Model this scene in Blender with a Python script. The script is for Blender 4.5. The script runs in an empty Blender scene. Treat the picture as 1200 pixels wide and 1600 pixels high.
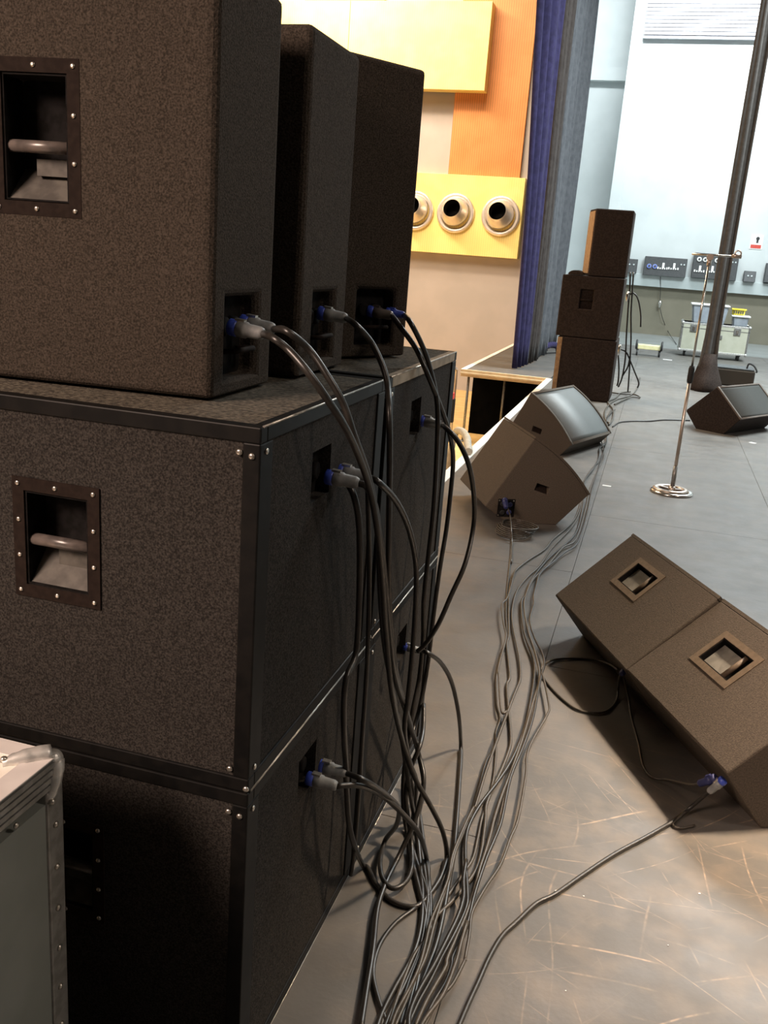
import bpy, bmesh, math, random
import numpy as np
from mathutils import Vector, Matrix
random.seed(7)
SC = bpy.context.scene
COL = SC.collection
PI = math.pi

# ------------------------------------------------------------------ camera
FPX = 1440.0                                   # focal length in pixels of a 1200x1600 frame
CAM = np.array([0.0, 0.0, 1.55])
RR = np.array([0.9563, 0.2829, 0.0726]); RR /= np.linalg.norm(RR)
DD = np.array([-0.2554, 0.9272, -0.2741]); DD -= RR*(DD@RR); DD /= np.linalg.norm(DD)
UU = np.cross(RR, DD)
cam_d = bpy.data.cameras.new('camera'); cam = bpy.data.objects.new('camera', cam_d); COL.objects.link(cam)
cam_d.sensor_fit = 'VERTICAL'; cam_d.sensor_height = 24.0; cam_d.lens = FPX/1600*24.0
cam_d.clip_start = 0.05; cam_d.clip_end = 100
cam.matrix_world = Matrix(((RR[0], UU[0], -DD[0], CAM[0]), (RR[1], UU[1], -DD[1], CAM[1]), (RR[2], UU[2], -DD[2], CAM[2]), (0, 0, 0, 1)))
SC.camera = cam

# ------------------------------------------------------------------ world, exposure, lights
w = bpy.data.worlds.new('world'); SC.world = w; w.use_nodes = True
w.node_tree.nodes['Background'].inputs[0].default_value = (0.5, 0.55, 0.6, 1)
w.node_tree.nodes['Background'].inputs[1].default_value = 0.05
SC.view_settings.view_transform = 'Standard'; SC.view_settings.look = 'None'
SC.view_settings.exposure = 0.0; SC.view_settings.gamma = 1.0; SC.view_settings.use_curve_mapping = False

def area(name, loc, target, size, power, color, spread=180):
    d = bpy.data.lights.new(name, 'AREA'); d.shape = 'RECTANGLE'; d.size, d.size_y = size
    d.energy = power; d.color = color; d.spread = math.radians(spread)
    o = bpy.data.objects.new(name, d); COL.objects.link(o); o.location = loc
    o.rotation_euler = (Vector(target)-Vector(loc)).to_track_quat('-Z', 'Y').to_euler()
    return o
COLD = (0.86, 0.97, 1.0); WARM = (1.0, 0.80, 0.58)
area('stage_wash_far', (1.5, 20.6, 8.3), (1.6, 24.0, 6.4), (7.0, 0.5), 780, (0.92, 0.97, 1.0), 150)
area('stage_wash_mid', (3.4, 13.5, 8.4), (2.2, 14.0, 0), (4.0, 4.0), 1700, COLD, 140)
area('stage_lamp_near', (3.3, 4.2, 5.6), (0.72, 2.75, 0), (0.40, 0.40), 44, (1.0, 0.78, 0.57), 32)
area('stage_side_fill', (4.6, 1.2, 6.2), (-0.8, 2.0, 0.8), (1.2, 1.2), 52, (1.0, 0.82, 0.68), 120)  # added fill for the speaker backs and case side, no known source
area('stage_lamp_glare', (1.05, 9.8, 6.0), (0.3, 2.0, 0), (0.9, 0.5), 110, (1.0, 0.80, 0.64))
area('house_wall_spot', (-7.2, 15.4, 7.6), (-6.6, 18.0, 5.4), (1.6, 0.6), 230, WARM, 120)
area('house_wall_wash', (-4.8, 14.0, 8.0), (-4.0, 18.0, 2.4), (4.0, 0.6), 330, WARM, 130)
area('house_wash', (-7.5, 10.5, 8.2), (-4.5, 12.5, -1), (4.0, 4.0), 620, WARM, 110)
area('house_rear_fill', (-3.4, -2.6, 4.1), (-0.9, 1.4, 0.9), (2.0, 1.6), 230, (1.0, 0.74, 0.60), 120)  # added fill for the near cabinet faces, no known source

# ------------------------------------------------------------------ picture point -> point in the room
def ray(x, y):
    v = DD*FPX + RR*(x-600) - UU*(y-800)
    return v/np.linalg.norm(v)
def hit(x, y, ax, val):
    r = ray(x, y); return CAM + r*((val-CAM[ax])/r[ax])
def hit_plane(x, y, p0, n):
    r = ray(x, y); p0 = np.array(p0); n = np.array(n)
    return CAM + r*(((p0-CAM)@n)/(r@n))

# ------------------------------------------------------------------ materials
def mat(name, col, rough=0.6, metal=0.0, spec=0.5, nscale=None, col2=None, bump=0.0, bscale=None, detail=3, sheen=0, lo=0.4, hi=0.6, emit=None, alpha=None):
    m = bpy.data.materials.new(name); m.use_nodes = True
    nt = m.node_tree; b = nt.nodes['Principled BSDF']
    b.inputs['Base Color'].default_value = (*col, 1); b.inputs['Roughness'].default_value = rough
    b.inputs['Metallic'].default_value = metal; b.inputs['Specular IOR Level'].default_value = spec
    if sheen: b.inputs['Sheen Weight'].default_value = sheen; b.inputs['Sheen Roughness'].default_value = 0.4
    tc = nt.nodes.new('ShaderNodeTexCoord')
    if nscale:
        n = nt.nodes.new('ShaderNodeTexNoise'); n.inputs['Scale'].default_value = nscale; n.inputs['Detail'].default_value = detail
        nt.links.new(tc.outputs['Object'], n.inputs['Vector'])
        r = nt.nodes.new('ShaderNodeValToRGB'); r.color_ramp.elements[0].position = lo; r.color_ramp.elements[1].position = hi
        r.color_ramp.elements[0].color = (*col, 1); r.color_ramp.elements[1].color = (*(col2 or col), 1)
        nt.links.new(n.outputs['Fac'], r.inputs['Fac']); nt.links.new(r.outputs['Color'], b.inputs['Base Color'])
    if bump:
        n2 = nt.nodes.new('ShaderNodeTexNoise'); n2.inputs['Scale'].default_value = bscale or 200; n2.inputs['Detail'].default_value = 2
        nt.links.new(tc.outputs['Object'], n2.inputs['Vector'])
        bp = nt.nodes.new('ShaderNodeBump'); bp.inputs['Strength'].default_value = bump; bp.inputs['Distance'].default_value = 0.002
        nt.links.new(n2.outputs['Fac'], bp.inputs['Height']); nt.links.new(bp.outputs['Normal'], b.inputs['Normal'])
    if emit:
        b.inputs['Emission Color'].default_value = (*emit[0], 1); b.inputs['Emission Strength'].default_value = emit[1]
    return m
M = {}
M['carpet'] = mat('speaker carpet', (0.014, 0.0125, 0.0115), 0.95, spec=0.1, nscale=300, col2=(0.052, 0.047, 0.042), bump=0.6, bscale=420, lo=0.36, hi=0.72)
M['carpet_lit_top'] = mat('cabinet carpet lit top', (0.035, 0.03, 0.024), 0.95, spec=0.15, nscale=110, col2=(0.12, 0.105, 0.08), bump=0.9, bscale=200, lo=0.36, hi=0.7)  # lighter copy of the carpet, light from above put into the colour
M['cab'] = mat('textured black cabinet', (0.022, 0.018, 0.014), 0.95, spec=0.1, nscale=300, col2=(0.070, 0.056, 0.045), bump=0.6, bscale=300, lo=0.35, hi=0.72)
M['wedge'] = mat('textured brown black paint', (0.060, 0.047, 0.036), 0.75, spec=0.25, nscale=200, col2=(0.105, 0.084, 0.064), bump=0.5, bscale=260, lo=0.35, hi=0.7)
M['stack'] = mat('brown black stack paint', (0.022, 0.015, 0.012), 0.85, spec=0.15, nscale=60, col2=(0.034, 0.024, 0.020), bump=0.4, bscale=200)
M['litside'] = mat('tan worn edge', (0.24, 0.14, 0.07), 0.75, nscale=30, col2=(0.32, 0.20, 0.10))  # house light on the left of the far stack, put into the colour
M['trim'] = mat('black plastic edging', (0.004, 0.004, 0.004), 0.5, spec=0.14, nscale=40, col2=(0.007, 0.0065, 0.006))
M['silver'] = mat('bare metal edge', (0.6, 0.58, 0.52), 0.35, metal=0.9, nscale=30, col2=(0.35, 0.33, 0.3))
M['tantrim'] = mat('scuffed tan edging', (0.30, 0.24, 0.17), 0.7, nscale=25, col2=(0.2, 0.16, 0.11))
M['dish'] = mat('matt black recess', (0.005, 0.0045, 0.004), 0.9, spec=0.1, nscale=60, col2=(0.01, 0.009, 0.009))
M['plate'] = mat('dark handle plate', (0.012, 0.0075, 0.0058), 0.85, spec=0.12, nscale=80, col2=(0.017, 0.011, 0.0085))
M['wplate'] = mat('brown handle plate', (0.105, 0.074, 0.046), 0.6, nscale=60, col2=(0.13, 0.092, 0.06))
M['grip'] = mat('grey worn grip', (0.12, 0.10, 0.09), 0.3, spec=0.6, nscale=40, col2=(0.07, 0.06, 0.055))
M['greyplate'] = mat('grey recess plate', (0.085, 0.078, 0.066), 0.7, nscale=30, col2=(0.045, 0.04, 0.034))
M['screw'] = mat('screw steel', (0.62, 0.58, 0.52), 0.3, metal=0.9, nscale=100, col2=(0.5, 0.47, 0.42))
M['conn'] = mat('grey connector plastic', (0.19, 0.20, 0.205), 0.5, nscale=80, col2=(0.25, 0.26, 0.26))
M['blue'] = mat('blue connector ring', (0.03, 0.06, 0.36), 0.4, nscale=60, col2=(0.04, 0.075, 0.44))
M['dblue'] = mat('dark blue connector', (0.016, 0.020, 0.085), 0.5, nscale=60, col2=(0.022, 0.027, 0.11))
M['cable'] = mat('black rubber cable', (0.016, 0.014, 0.012), 0.36, spec=0.55, nscale=60, col2=(0.024, 0.021, 0.018))
M['cable2'] = mat('dusty brown black cable', (0.05, 0.042, 0.032), 0.4, spec=0.5, nscale=60, col2=(0.07, 0.058, 0.045))
M['alu'] = mat('brushed aluminium', (0.72, 0.71, 0.68), 0.42, metal=0.6, nscale=50, col2=(0.5, 0.5, 0.48))
M['aludull'] = mat('dull ribbed aluminium', (0.30, 0.30, 0.29), 0.45, metal=0.7, nscale=50, col2=(0.22, 0.22, 0.21))
M['casetop'] = mat('pale laminate top', (0.86, 0.82, 0.74), 0.35, nscale=8, col2=(0.80, 0.76, 0.68))
M['alutop'] = mat('satin aluminium flange', (0.74, 0.70, 0.67), 0.5, metal=0.2, nscale=12, col2=(0.66, 0.62, 0.60))
M['caseside'] = mat('grey green laminate side', (0.17, 0.185, 0.17), 0.6, nscale=6, col2=(0.20, 0.215, 0.20))
M['chrome'] = mat('chrome', (0.75, 0.73, 0.68), 0.2, metal=1.0, nscale=20, col2=(0.65, 0.62, 0.58))
M['copper'] = mat('worn chrome tube', (0.58, 0.52, 0.47), 0.35, metal=0.9, nscale=12, col2=(0.5, 0.42, 0.36))
M['steel'] = mat('spun steel', (0.88, 0.83, 0.78), 0.38, metal=0.8, nscale=10, col2=(0.8, 0.75, 0.70))
M['black'] = mat('plain black', (0.006, 0.006, 0.006), 0.7, nscale=10, col2=(0.009, 0.009, 0.009))
M['white'] = mat('white enamel', (0.8, 0.8, 0.78), 0.5, nscale=15, col2=(0.74, 0.74, 0.72))
M['nosing'] = mat('white painted nosing', (0.88, 0.85, 0.78), 0.5, nscale=15, col2=(0.8, 0.77, 0.7))
M['beam'] = mat('pale timber edge', (0.60, 0.47, 0.30), 0.6, nscale=9, col2=(0.5, 0.38, 0.24))
M['woodfloor'] = mat('honey wood floor', (0.62, 0.40, 0.16), 0.4, nscale=5, col2=(0.72, 0.48, 0.2))
M['platform'] = mat('dark platform deck', (0.075, 0.066, 0.058), 0.6, nscale=6, col2=(0.095, 0.084, 0.074))
M['greywall'] = mat('warm grey plaster', (0.42, 0.385, 0.37), 0.8, nscale=2, col2=(0.45, 0.41, 0.395))
M['bluewall'] = mat('pale blue grey wall paint', (0.56, 0.61, 0.61), 0.7, nscale=1.5, col2=(0.60, 0.65, 0.65))
M['darkwall'] = mat('dark wall paint', (0.08, 0.08, 0.08), 0.8, nscale=2, col2=(0.1, 0.1, 0.1))
M['dado'] = mat('grey olive wall paint', (0.170, 0.158, 0.115), 0.75, nscale=2, col2=(0.19, 0.176, 0.13))
M['ledge'] = mat('pale trunking', (0.46, 0.52, 0.52), 0.5, nscale=3, col2=(0.5, 0.56, 0.56))
M['panelgrey'] = mat('charcoal socket panel', (0.028, 0.032, 0.034), 0.5, nscale=30, col2=(0.04, 0.044, 0.046))
M['void'] = mat('unlit black', (0.003, 0.003, 0.003), 1.0, spec=0.0, nscale=10, col2=(0.004, 0.004, 0.004))
M['veldark'] = mat('brown black velour', (0.035, 0.027, 0.024), 0.9, spec=0.15, nscale=12, col2=(0.048, 0.038, 0.034), sheen=0.1)
M['shutter'] = mat('grey white shutter', (0.40, 0.41, 0.44), 0.6, nscale=3, col2=(0.43, 0.44, 0.47))
M['drape'] = mat('black serge', (0.080, 0.072, 0.066), 0.95, spec=0.1, nscale=20, col2=(0.095, 0.086, 0.079), sheen=0.2)
M['plastic'] = mat('milky clear plastic', (0.55, 0.6, 0.66), 0.35, nscale=8, col2=(0.42, 0.47, 0.55))
M['yellow'] = mat('yellow plastic', (0.85, 0.70, 0.05), 0.5, nscale=8, col2=(0.9, 0.75, 0.1))
M['cream'] = mat('cream painted board', (0.80, 0.74, 0.42), 0.5, nscale=8, col2=(0.7, 0.64, 0.35))
M['castor'] = mat('castor wheel', (0.03, 0.03, 0.03), 0.5, nscale=30, col2=(0.05, 0.05, 0.05))
M['red'] = mat('red print', (0.55, 0.06, 0.04), 0.6, nscale=20, col2=(0.6, 0.08, 0.06))
M['hose'] = mat('pale ribbed hose', (0.5, 0.46, 0.38), 0.5, nscale=20, col2=(0.42, 0.38, 0.3))
M['grille'] = mat('perforated steel grille', (0.11, 0.118, 0.115), 0.5, metal=0.2, spec=0.7, nscale=300, col2=(0.13, 0.14, 0.14), bump=0.4, bscale=500)
M['lamp'] = mat('lamp glass', (0.9, 0.9, 0.9), 0.5, emit=((1, 0.95, 0.85), 3.0))

def plywood(name, c1, c2, stripe=0.12):
    m = mat(name, c1, 0.5, nscale=3, col2=c2)
    nt = m.node_tree; b = nt.nodes['Principled BSDF']
    tc = nt.nodes.new('ShaderNodeTexCoord'); wv = nt.nodes.new('ShaderNodeTexWave')
    wv.wave_type = 'BANDS'; wv.bands_direction = 'X'; wv.inputs['Scale'].default_value = 7.5
    nt.links.new(tc.outputs['Object'], wv.inputs['Vector'])
    src = b.inputs['Base Color'].links[0].from_socket
    mx = nt.nodes.new('ShaderNodeMix'); mx.data_type = 'RGBA'; mx.blend_type = 'MULTIPLY'
    mx.inputs[0].default_value = stripe
    nt.links.new(src, mx.inputs[6]); nt.links.new(wv.outputs['Color'], mx.inputs[7]); nt.links.new(mx.outputs[2], b.inputs['Base Color'])
    return m
M['orange'] = plywood('orange grooved veneer', (0.66, 0.26, 0.075), (0.72, 0.29, 0.09), 0.3)
M['yveneer'] = plywood('yellow grooved veneer', (0.93, 0.74, 0.26), (0.95, 0.78, 0.30), 0.12)

def floor_material():
    m = bpy.data.materials.new('scuffed black stage board'); m.use_nodes = True
    nt = m.node_tree; b = nt.nodes['Principled BSDF']; L = nt.links
    tc = nt.nodes.new('ShaderNodeTexCoord'); gm = nt.nodes.new('ShaderNodeNewGeometry')
    pos = gm.outputs['Position']
    def noise(scale, detail=4, vec=None, dist=0.0):
        n = nt.nodes.new('ShaderNodeTexNoise'); n.inputs['Scale'].default_value = scale
        n.inputs['Detail'].default_value = detail; n.inputs['Distortion'].default_value = dist
        L.new(vec or pos, n.inputs['Vector']); return n.outputs['Fac']
    def math_(op, a, b2=None, clamp=False):
        n = nt.nodes.new('ShaderNodeMath'); n.operation = op; n.use_clamp = clamp
        for i, v in enumerate((a, b2)):
            if v is None: continue
            if isinstance(v, (int, float)): n.inputs[i].default_value = v
            else: L.new(v, n.inputs[i])
        return n.outputs[0]
    def maprange(v, a, b2, c=0.0, d=1.0):
        n = nt.nodes.new('ShaderNodeMapRange'); L.new(v, n.inputs[0])
        for i, k in enumerate((a, b2, c, d)): n.inputs[i+1].default_value = k
        return n.outputs[0]
    # scratches: thin strokes of several directions, broken up along their length
    wob = nt.nodes.new('ShaderNodeTexNoise'); wob.inputs['Scale'].default_value = 0.9; wob.inputs['Detail'].default_value = 1.0; L.new(pos, wob.inputs['Vector'])
    wv = nt.nodes.new('ShaderNodeVectorMath'); wv.operation = 'SCALE'; wv.inputs['Scale'].default_value = 0.55; L.new(wob.outputs['Color'], wv.inputs[0])
    wa = nt.nodes.new('ShaderNodeVectorMath'); wa.operation = 'ADD'; L.new(pos, wa.inputs[0]); L.new(wv.outputs[0], wa.inputs[1])
    total = None
    for k, (ang, N, lim) in enumerate(((0.45, 17, 0.54), (-0.75, 14, 0.55), (1.45, 15, 0.55), (2.2, 19, 0.57), (0.02, 13, 0.55), (1.05, 21, 0.58), (-0.3, 23, 0.58))):
        mp = nt.nodes.new('ShaderNodeMapping'); L.new(wa.outputs[0], mp.inputs['Vector'])
        mp.inputs['Rotation'].default_value = (0, 0, ang); mp.inputs['Location'].default_value = (k*3.13, k*1.71, 0)
        sp = nt.nodes.new('ShaderNodeSeparateXYZ'); L.new(mp.outputs[0], sp.inputs[0])
        v = math_('MULTIPLY', sp.outputs[1], float(N)); cell = math_('FLOOR', v)
        fr = math_('ABSOLUTE', math_('SUBTRACT', math_('SUBTRACT', v, cell), 0.5))
        line = maprange(fr, 0.0, 0.035+0.01*(k % 3), 1.0, 0.0)
        cb = nt.nodes.new('ShaderNodeCombineXYZ'); L.new(math_('MULTIPLY', sp.outputs[0], 2.6), cb.inputs[0]); L.new(math_('MULTIPLY', cell, 7.37), cb.inputs[1])
        msk = maprange(noise(1.0, 2, cb.outputs[0]), lim, lim+0.12)
        ln = math_('MULTIPLY', line, msk)
        total = ln if total is None else math_('MAXIMUM', total, ln)
    total = math_('MULTIPLY', total, maprange(noise(38, 3), 0.36, 0.60, 0.15, 1.0))
    # worn patch of floor beside the near monitors
    sep = nt.nodes.new('ShaderNodeSeparateXYZ'); L.new(pos, sep.inputs[0])
    dx = math_('MULTIPLY', math_('SUBTRACT', sep.outputs[0], 0.28), 1.2); dy = math_('SUBTRACT', sep.outputs[1], 2.2)
    r = math_('SQRT', math_('ADD', math_('MULTIPLY', dx, dx), math_('MULTIPLY', dy, dy)))
    patch = math_('ADD', maprange(r, 0.35, 1.15, 0.58, 0.0), 0.04)
    total = math_('MULTIPLY', total, patch)
    scuff = maprange(noise(9, 6), 0.45, 0.72)
    scuff = math_('MULTIPLY', scuff, math_('ADD', math_('MULTIPLY', patch, 0.5), 0.2))
    base = nt.nodes.new('ShaderNodeValToRGB'); L.new(noise(2.2, 6), base.inputs[0])
    base.color_ramp.elements[0].position = 0.35; base.color_ramp.elements[0].color = (0.088, 0.082, 0.075, 1)
    base.color_ramp.elements[1].position = 0.7; base.color_ramp.elements[1].color = (0.122, 0.113, 0.103, 1)
    m1 = nt.nodes.new('ShaderNodeMix'); m1.data_type = 'RGBA'; L.new(scuff, m1.inputs[0]); L.new(base.outputs[0], m1.inputs[6]); m1.inputs[7].default_value = (0.21, 0.17, 0.13, 1)
    m2 = nt.nodes.new('ShaderNodeMix'); m2.data_type = 'RGBA'; L.new(total, m2.inputs[0]); L.new(m1.outputs[2], m2.inputs[6]); m2.inputs[7].default_value = (0.55, 0.40, 0.27, 1)
    # dark scuff marks
    mp = nt.nodes.new('ShaderNodeMapping'); L.new(pos, mp.inputs['Vector']); mp.inputs['Scale'].default_value = (1.4, 2.6, 1)
    dk = math_('MULTIPLY', maprange(noise(2.6, 4, mp.outputs[0]), 0.68, 0.78), 0.35)
    m3 = nt.nodes.new('ShaderNodeMix'); m3.data_type = 'RGBA'; L.new(dk, m3.inputs[0]); L.new(m2.outputs[2], m3.inputs[6]); m3.inputs[7].default_value = (0.04, 0.037, 0.034, 1)
    L.new(m3.outputs[2], b.inputs['Base Color'])
    rg = maprange(noise(5, 5), 0.3, 0.75, 0.40, 0.58)
    L.new(rg, b.inputs['Roughness']); b.inputs['Specular IOR Level'].default_value = 0.55
    bp = nt.nodes.new('ShaderNodeBump'); bp.inputs['Strength'].default_value = 0.25; bp.inputs['Distance'].default_value = 0.002
    L.new(noise(60, 4), bp.inputs['Height']); L.new(bp.outputs[0], b.inputs['Normal'])
    return m
M['stage'] = floor_material()
M['stagefar'] = mat('pale worn stage board', (0.20, 0.215, 0.21), 0.4, nscale=2, col2=(0.24, 0.255, 0.25))

def curtain_material():
    m = mat('blue velour', (0.026, 0.022, 0.055), 0.95, spec=0.08, nscale=12, col2=(0.034, 0.029, 0.076), sheen=0.06)
    return m
M['velour'] = curtain_material()
M['velsheen'] = mat('velour with stage light sheen', (0.072, 0.074, 0.082), 0.9, spec=0.15, nscale=12, col2=(0.092, 0.094, 0.102), sheen=0.1)  # white stage light on the blue curtain, put into the colour

# ------------------------------------------------------------------ mesh helpers
def add_box(bm, lo, hi, mi=0, mtx=None):
    vs = [bm.verts.new((x, y, z)) for z in (lo[2], hi[2]) for y in (lo[1], hi[1]) for x in (lo[0], hi[0])]
    if mtx is not None:
        for v in vs: v.co = mtx @ v.co
    for f in ((0, 2, 3, 1), (4, 5, 7, 6), (0, 1, 5, 4), (2, 6, 7, 3), (0, 4, 6, 2), (1, 3, 7, 5)):
        fc = bm.faces.new([vs[i] for i in f]); fc.material_index = mi
    return vs
def add_prism(bm, poly, h0, h1, axis='z', mtx=None, mi=0):
    """poly: list of (a, b). axis z: (x,y) extruded in z; axis y: (x,z) extruded in y."""
    def P(p, h): return Vector((p[0], p[1], h)) if axis == 'z' else Vector((p[0], h, p[1]))
    A = [bm.verts.new(P(p, h0)) for p in poly]; B = [bm.verts.new(P(p, h1)) for p in poly]
    if mtx is not None:
        for v in A+B: v.co = mtx @ v.co
    n = len(poly)
    f = bm.faces.new(A); f.material_index = mi
    f = bm.faces.new(list(reversed(B))); f.material_index = mi
    for i in range(n):
        f = bm.faces.new((A[i], B[i], B[(i+1) % n], A[(i+1) % n])); f.material_index = mi
def add_tube(bm, pts, r, seg=8, cap=True, mi=0):
    pts = [Vector(p) for p in pts]; rings = []; n = len(pts)
    up = Vector((0.13, 0.21, 1)).normalized(); prev = None
    for i, p in enumerate(pts):
        t = (pts[min(i+1, n-1)]-pts[max(i-1, 0)])
        t = t.normalized() if t.length > 1e-9 else Vector((0, 0, 1))
        if prev is None:
            a = t.cross(up)
            if a.length < 1e-3: a = t.cross(Vector((1, 0, 0)))
            a.normalize()
        else:
            a = prev - t*prev.dot(t); a.normalize()
        prev = a; b = t.cross(a); rad = r[i] if isinstance(r, (list, tuple)) else r
        rings.append([bm.verts.new(p+(a*math.cos(2*PI*k/seg)+b*math.sin(2*PI*k/seg))*rad) for k in range(seg)])
    for i in range(n-1):
        for k in range(seg):
            f = bm.faces.new((rings[i][k], rings[i][(k+1) % seg], rings[i+1][(k+1) % seg], rings[i+1][k])); f.smooth = True; f.material_index = mi
    if cap:
        bm.faces.new(list(reversed(rings[0]))).material_index = mi; bm.faces.new(rings[-1]).material_index = mi
def add_lathe(bm, prof, seg=24, mtx=None, mi=0, closed=False):
    """prof: list of (r, h) around z."""
    rings = []
    for r, h in prof:
        vs = [bm.verts.new((r*math.cos(2*PI*k/seg), r*math.sin(2*PI*k/seg), h)) for k in range(seg)]
        if mtx is not None:
            for v in vs: v.co = mtx @ v.co
        rings.append(vs)
    m = len(rings)
    for i in range(m if closed else m-1):
        j = (i+1) % m
        for k in range(seg):
            f = bm.faces.new((rings[i][k], rings[i][(k+1) % seg], rings[j][(k+1) % seg], rings[j][k])); f.smooth = True; f.material_index = mi
    if not closed:
        bm.faces.new(list(reversed(rings[0]))).material_index = mi; bm.faces.new(rings[-1]).material_index = mi
def add_torus(bm, R, r, mtx=None, seg=28, ring=8, arc=2*PI):
    pts = [Vector((R*math.cos(arc*k/seg), R*math.sin(arc*k/seg), 0)) for k in range(seg+1)]
    if mtx is not None: pts = [mtx @ p for p in pts]
    add_tube(bm, pts, r, ring)
def obj(name, bm, m, parent=None, loc=None, bevel=0.0, seg=2):
    me = bpy.data.meshes.new(name)
    bmesh.ops.recalc_face_normals(bm, faces=bm.faces[:])
    bm.to_mesh(me); bm.free()
    for x in (m if isinstance(m, (list, tuple)) else [m]): me.materials.append(M[x] if isinstance(x, str) else x)
    o = bpy.data.objects.new(name, me); COL.objects.link(o)
    if parent is not None: o.parent = parent
    if loc is not None: o.location = loc
    if bevel:
        b = o.modifiers.new('bevel', 'BEVEL'); b.width = bevel; b.segments = seg; b.limit_method = 'ANGLE'; b.angle_limit = math.radians(40)
        b.harden_normals = False
    return o
def tag(o, label=None, cat=None, group=None, kind=None):
    if label: o['label'] = label
    if cat: o['category'] = cat
    if group: o['group'] = group
    if kind: o['kind'] = kind
    return o
def empty(name, loc, rz=0.0, label=None, cat=None, group=None):
    o = bpy.data.objects.new(name, None); COL.objects.link(o); o.location = loc; o.rotation_euler = (0, 0, rz)
    o.empty_display_size = 0.1
    return tag(o, label, cat, group)
def struct(name, bm, m, **k):
    o = obj(name, bm, m, **k); o['kind'] = 'structure'; return o
def cut(o, boxes):
    """subtract closed boxes (matrix, lo, hi) from the object's mesh"""
    for mtx, lo, hi in boxes:
        bm = bmesh.new(); add_box(bm, lo, hi, mtx=mtx)
        bmesh.ops.recalc_face_normals(bm, faces=bm.faces[:])
        me = bpy.data.meshes.new('cutter'); bm.to_mesh(me); bm.free()
        c = bpy.data.objects.new('cutter', me); COL.objects.link(c)
        md = o.modifiers.new('cut', 'BOOLEAN'); md.operation = 'DIFFERENCE'; md.object = c; md.solver = 'EXACT'
        par = o.parent; o.parent = None
        bev = [m_ for m_ in o.modifiers if m_.type == 'BEVEL']
        for b_ in bev: b_.show_viewport = False
        bpy.context.view_layer.update()
        ev = o.evaluated_get(bpy.context.evaluated_depsgraph_get())
        new = bpy.data.meshes.new_from_object(ev)
        o.modifiers.remove(md); o.data = new; o.parent = par
        for b_ in bev: b_.show_viewport = True
        bpy.data.objects.remove(c)
def frame(org, ex, ey):
    """matrix with local x=ex, y=ey, z=ex x ey at org"""
    ex = Vector(ex).normalized(); ey = Vector(ey); ey = (ey-ex*ey.dot(ex)).normalized(); ez = ex.cross(ey)
    return Matrix(((ex.x, ey.x, ez.x, org[0]), (ex.y, ey.y, ez.y, org[1]), (ex.z, ey.z, ez.z, org[2]), (0, 0, 0, 1)))
def smooth_path(pts, n=6):
    pts = [Vector(p) for p in pts]; out = []
    P = [pts[0]*2-pts[1]]+pts+[pts[-1]*2-pts[-2]]
    for i in range(1, len(P)-2):
        p0, p1, p2, p3 = P[i-1:i+3]
        for k in range(n):
            t = k/n
            out.append(0.5*((2*p1)+(p2-p0)*t+(2*p0-5*p1+4*p2-p3)*t*t+(3*p1-p0-3*p2+p3)*t**3))
    out.append(pts[-1]); return out

# ------------------------------------------------------------------ setting
XR, YN, YF, ZC = 8.0, -3.5, 24.0, 8.9
# stage floor: sub-floor plus separate boards
bm = bmesh.new(); add_box(bm, (-1.30, YN, -0.12), (XR, 20.1, -0.022))
floor = struct('floor', bm, 'black')
floor['label'] = 'black scuffed stage floor of large butted boards'
xs = [-1.27, -0.235]
while xs[-1]+1.17 < XR: xs.append(xs[-1]+1.17)
xs.append(XR)
board_cache = {}
for i in range(len(xs)-1):
    ys = [YN]; y = 3.45-2.44*2.5 + (0 if i % 2 == 0 else 1.22)
    while y < 20.1:
        if y > YN+0.2: ys.append(y)
        y += 2.44
    ys.append(20.1)
    for j in range(len(ys)-1):
        W, Lg = xs[i+1]-xs[i], ys[j+1]-ys[j]; key = (round(W, 3), round(Lg, 3))
        if key not in board_cache:
            bm = bmesh.new(); add_box(bm, (0.0008, 0.0008, -0.022), (W-0.0008, Lg-0.0008, 0.0))
            o = obj('stage_board', bm, 'stage', floor, bevel=0.001, seg=1); board_cache[key] = o
        else:
            o = board_cache[key].copy(); COL.objects.link(o); o.parent = floor
        o.location = (xs[i], ys[j], 0)
bm = bmesh.new(); add_box(bm, (-3.0, 20.1, -0.12), (XR, YF+1.7, 0.0))
o = struct('floor', bm, 'stagefar'); o['label'] = 'paler bare stage floor along the far wall'
# stage front
bm = bmesh.new(); add_box(bm, (-1.30, YN, -1.03), (-1.26, 12.84, -0.13)); struct('trim_1', bm, 'darkwall')
bm = bmesh.new(); add_box(bm, (-1.345, YN, -0.075), (-1.27, 12.84, 0.004)); o = struct('trim_2', bm, 'nosing', bevel=0.004); o['label'] = 'white painted nosing along the stage front edge'
bm = bmesh.new(); add_box(bm, (-2.51, 12.88, -0.05), (-1.30, 18.0, 0.0)); add_box(bm, (-1.30, 12.88, -0.05), (-1.27, 18, -0.03))
o = struct('floor', bm, 'platform'); o['label'] = 'dark side platform beyond the stage front'
bm = bmesh.new(); add_box(bm, (-2.55, 12.84, -0.095), (-1.32, 12.88, 0.004)); add_box(bm, (-2.55, 12.815, -0.06), (-1.32, 12.84, -0.035))
o = struct('trim_3', bm, 'beam', bevel=0.003); o['label'] = 'pale timber edge beam of the side platform'
bm = bmesh.new(); add_box(bm, (-2.55, 12.88, -0.04), (-2.48, 18.0, 0.006)); struct('trim_4', bm, 'nosing', bevel=0.003)
bm = bmesh.new(); add_box(bm, (-2.50, 13.6, -1.03), (-1.30, 13.64, -0.05)); struct('shade_sheet_under_platform', bm, 'void')  # black sheet added to stand for the shade under the platform
bm = bmesh.new(); add_box(bm, (-1.30, 12.84, -1.03), (-1.26, 18.0, -0.05)); struct('trim_5', bm, 'darkwall')
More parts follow.
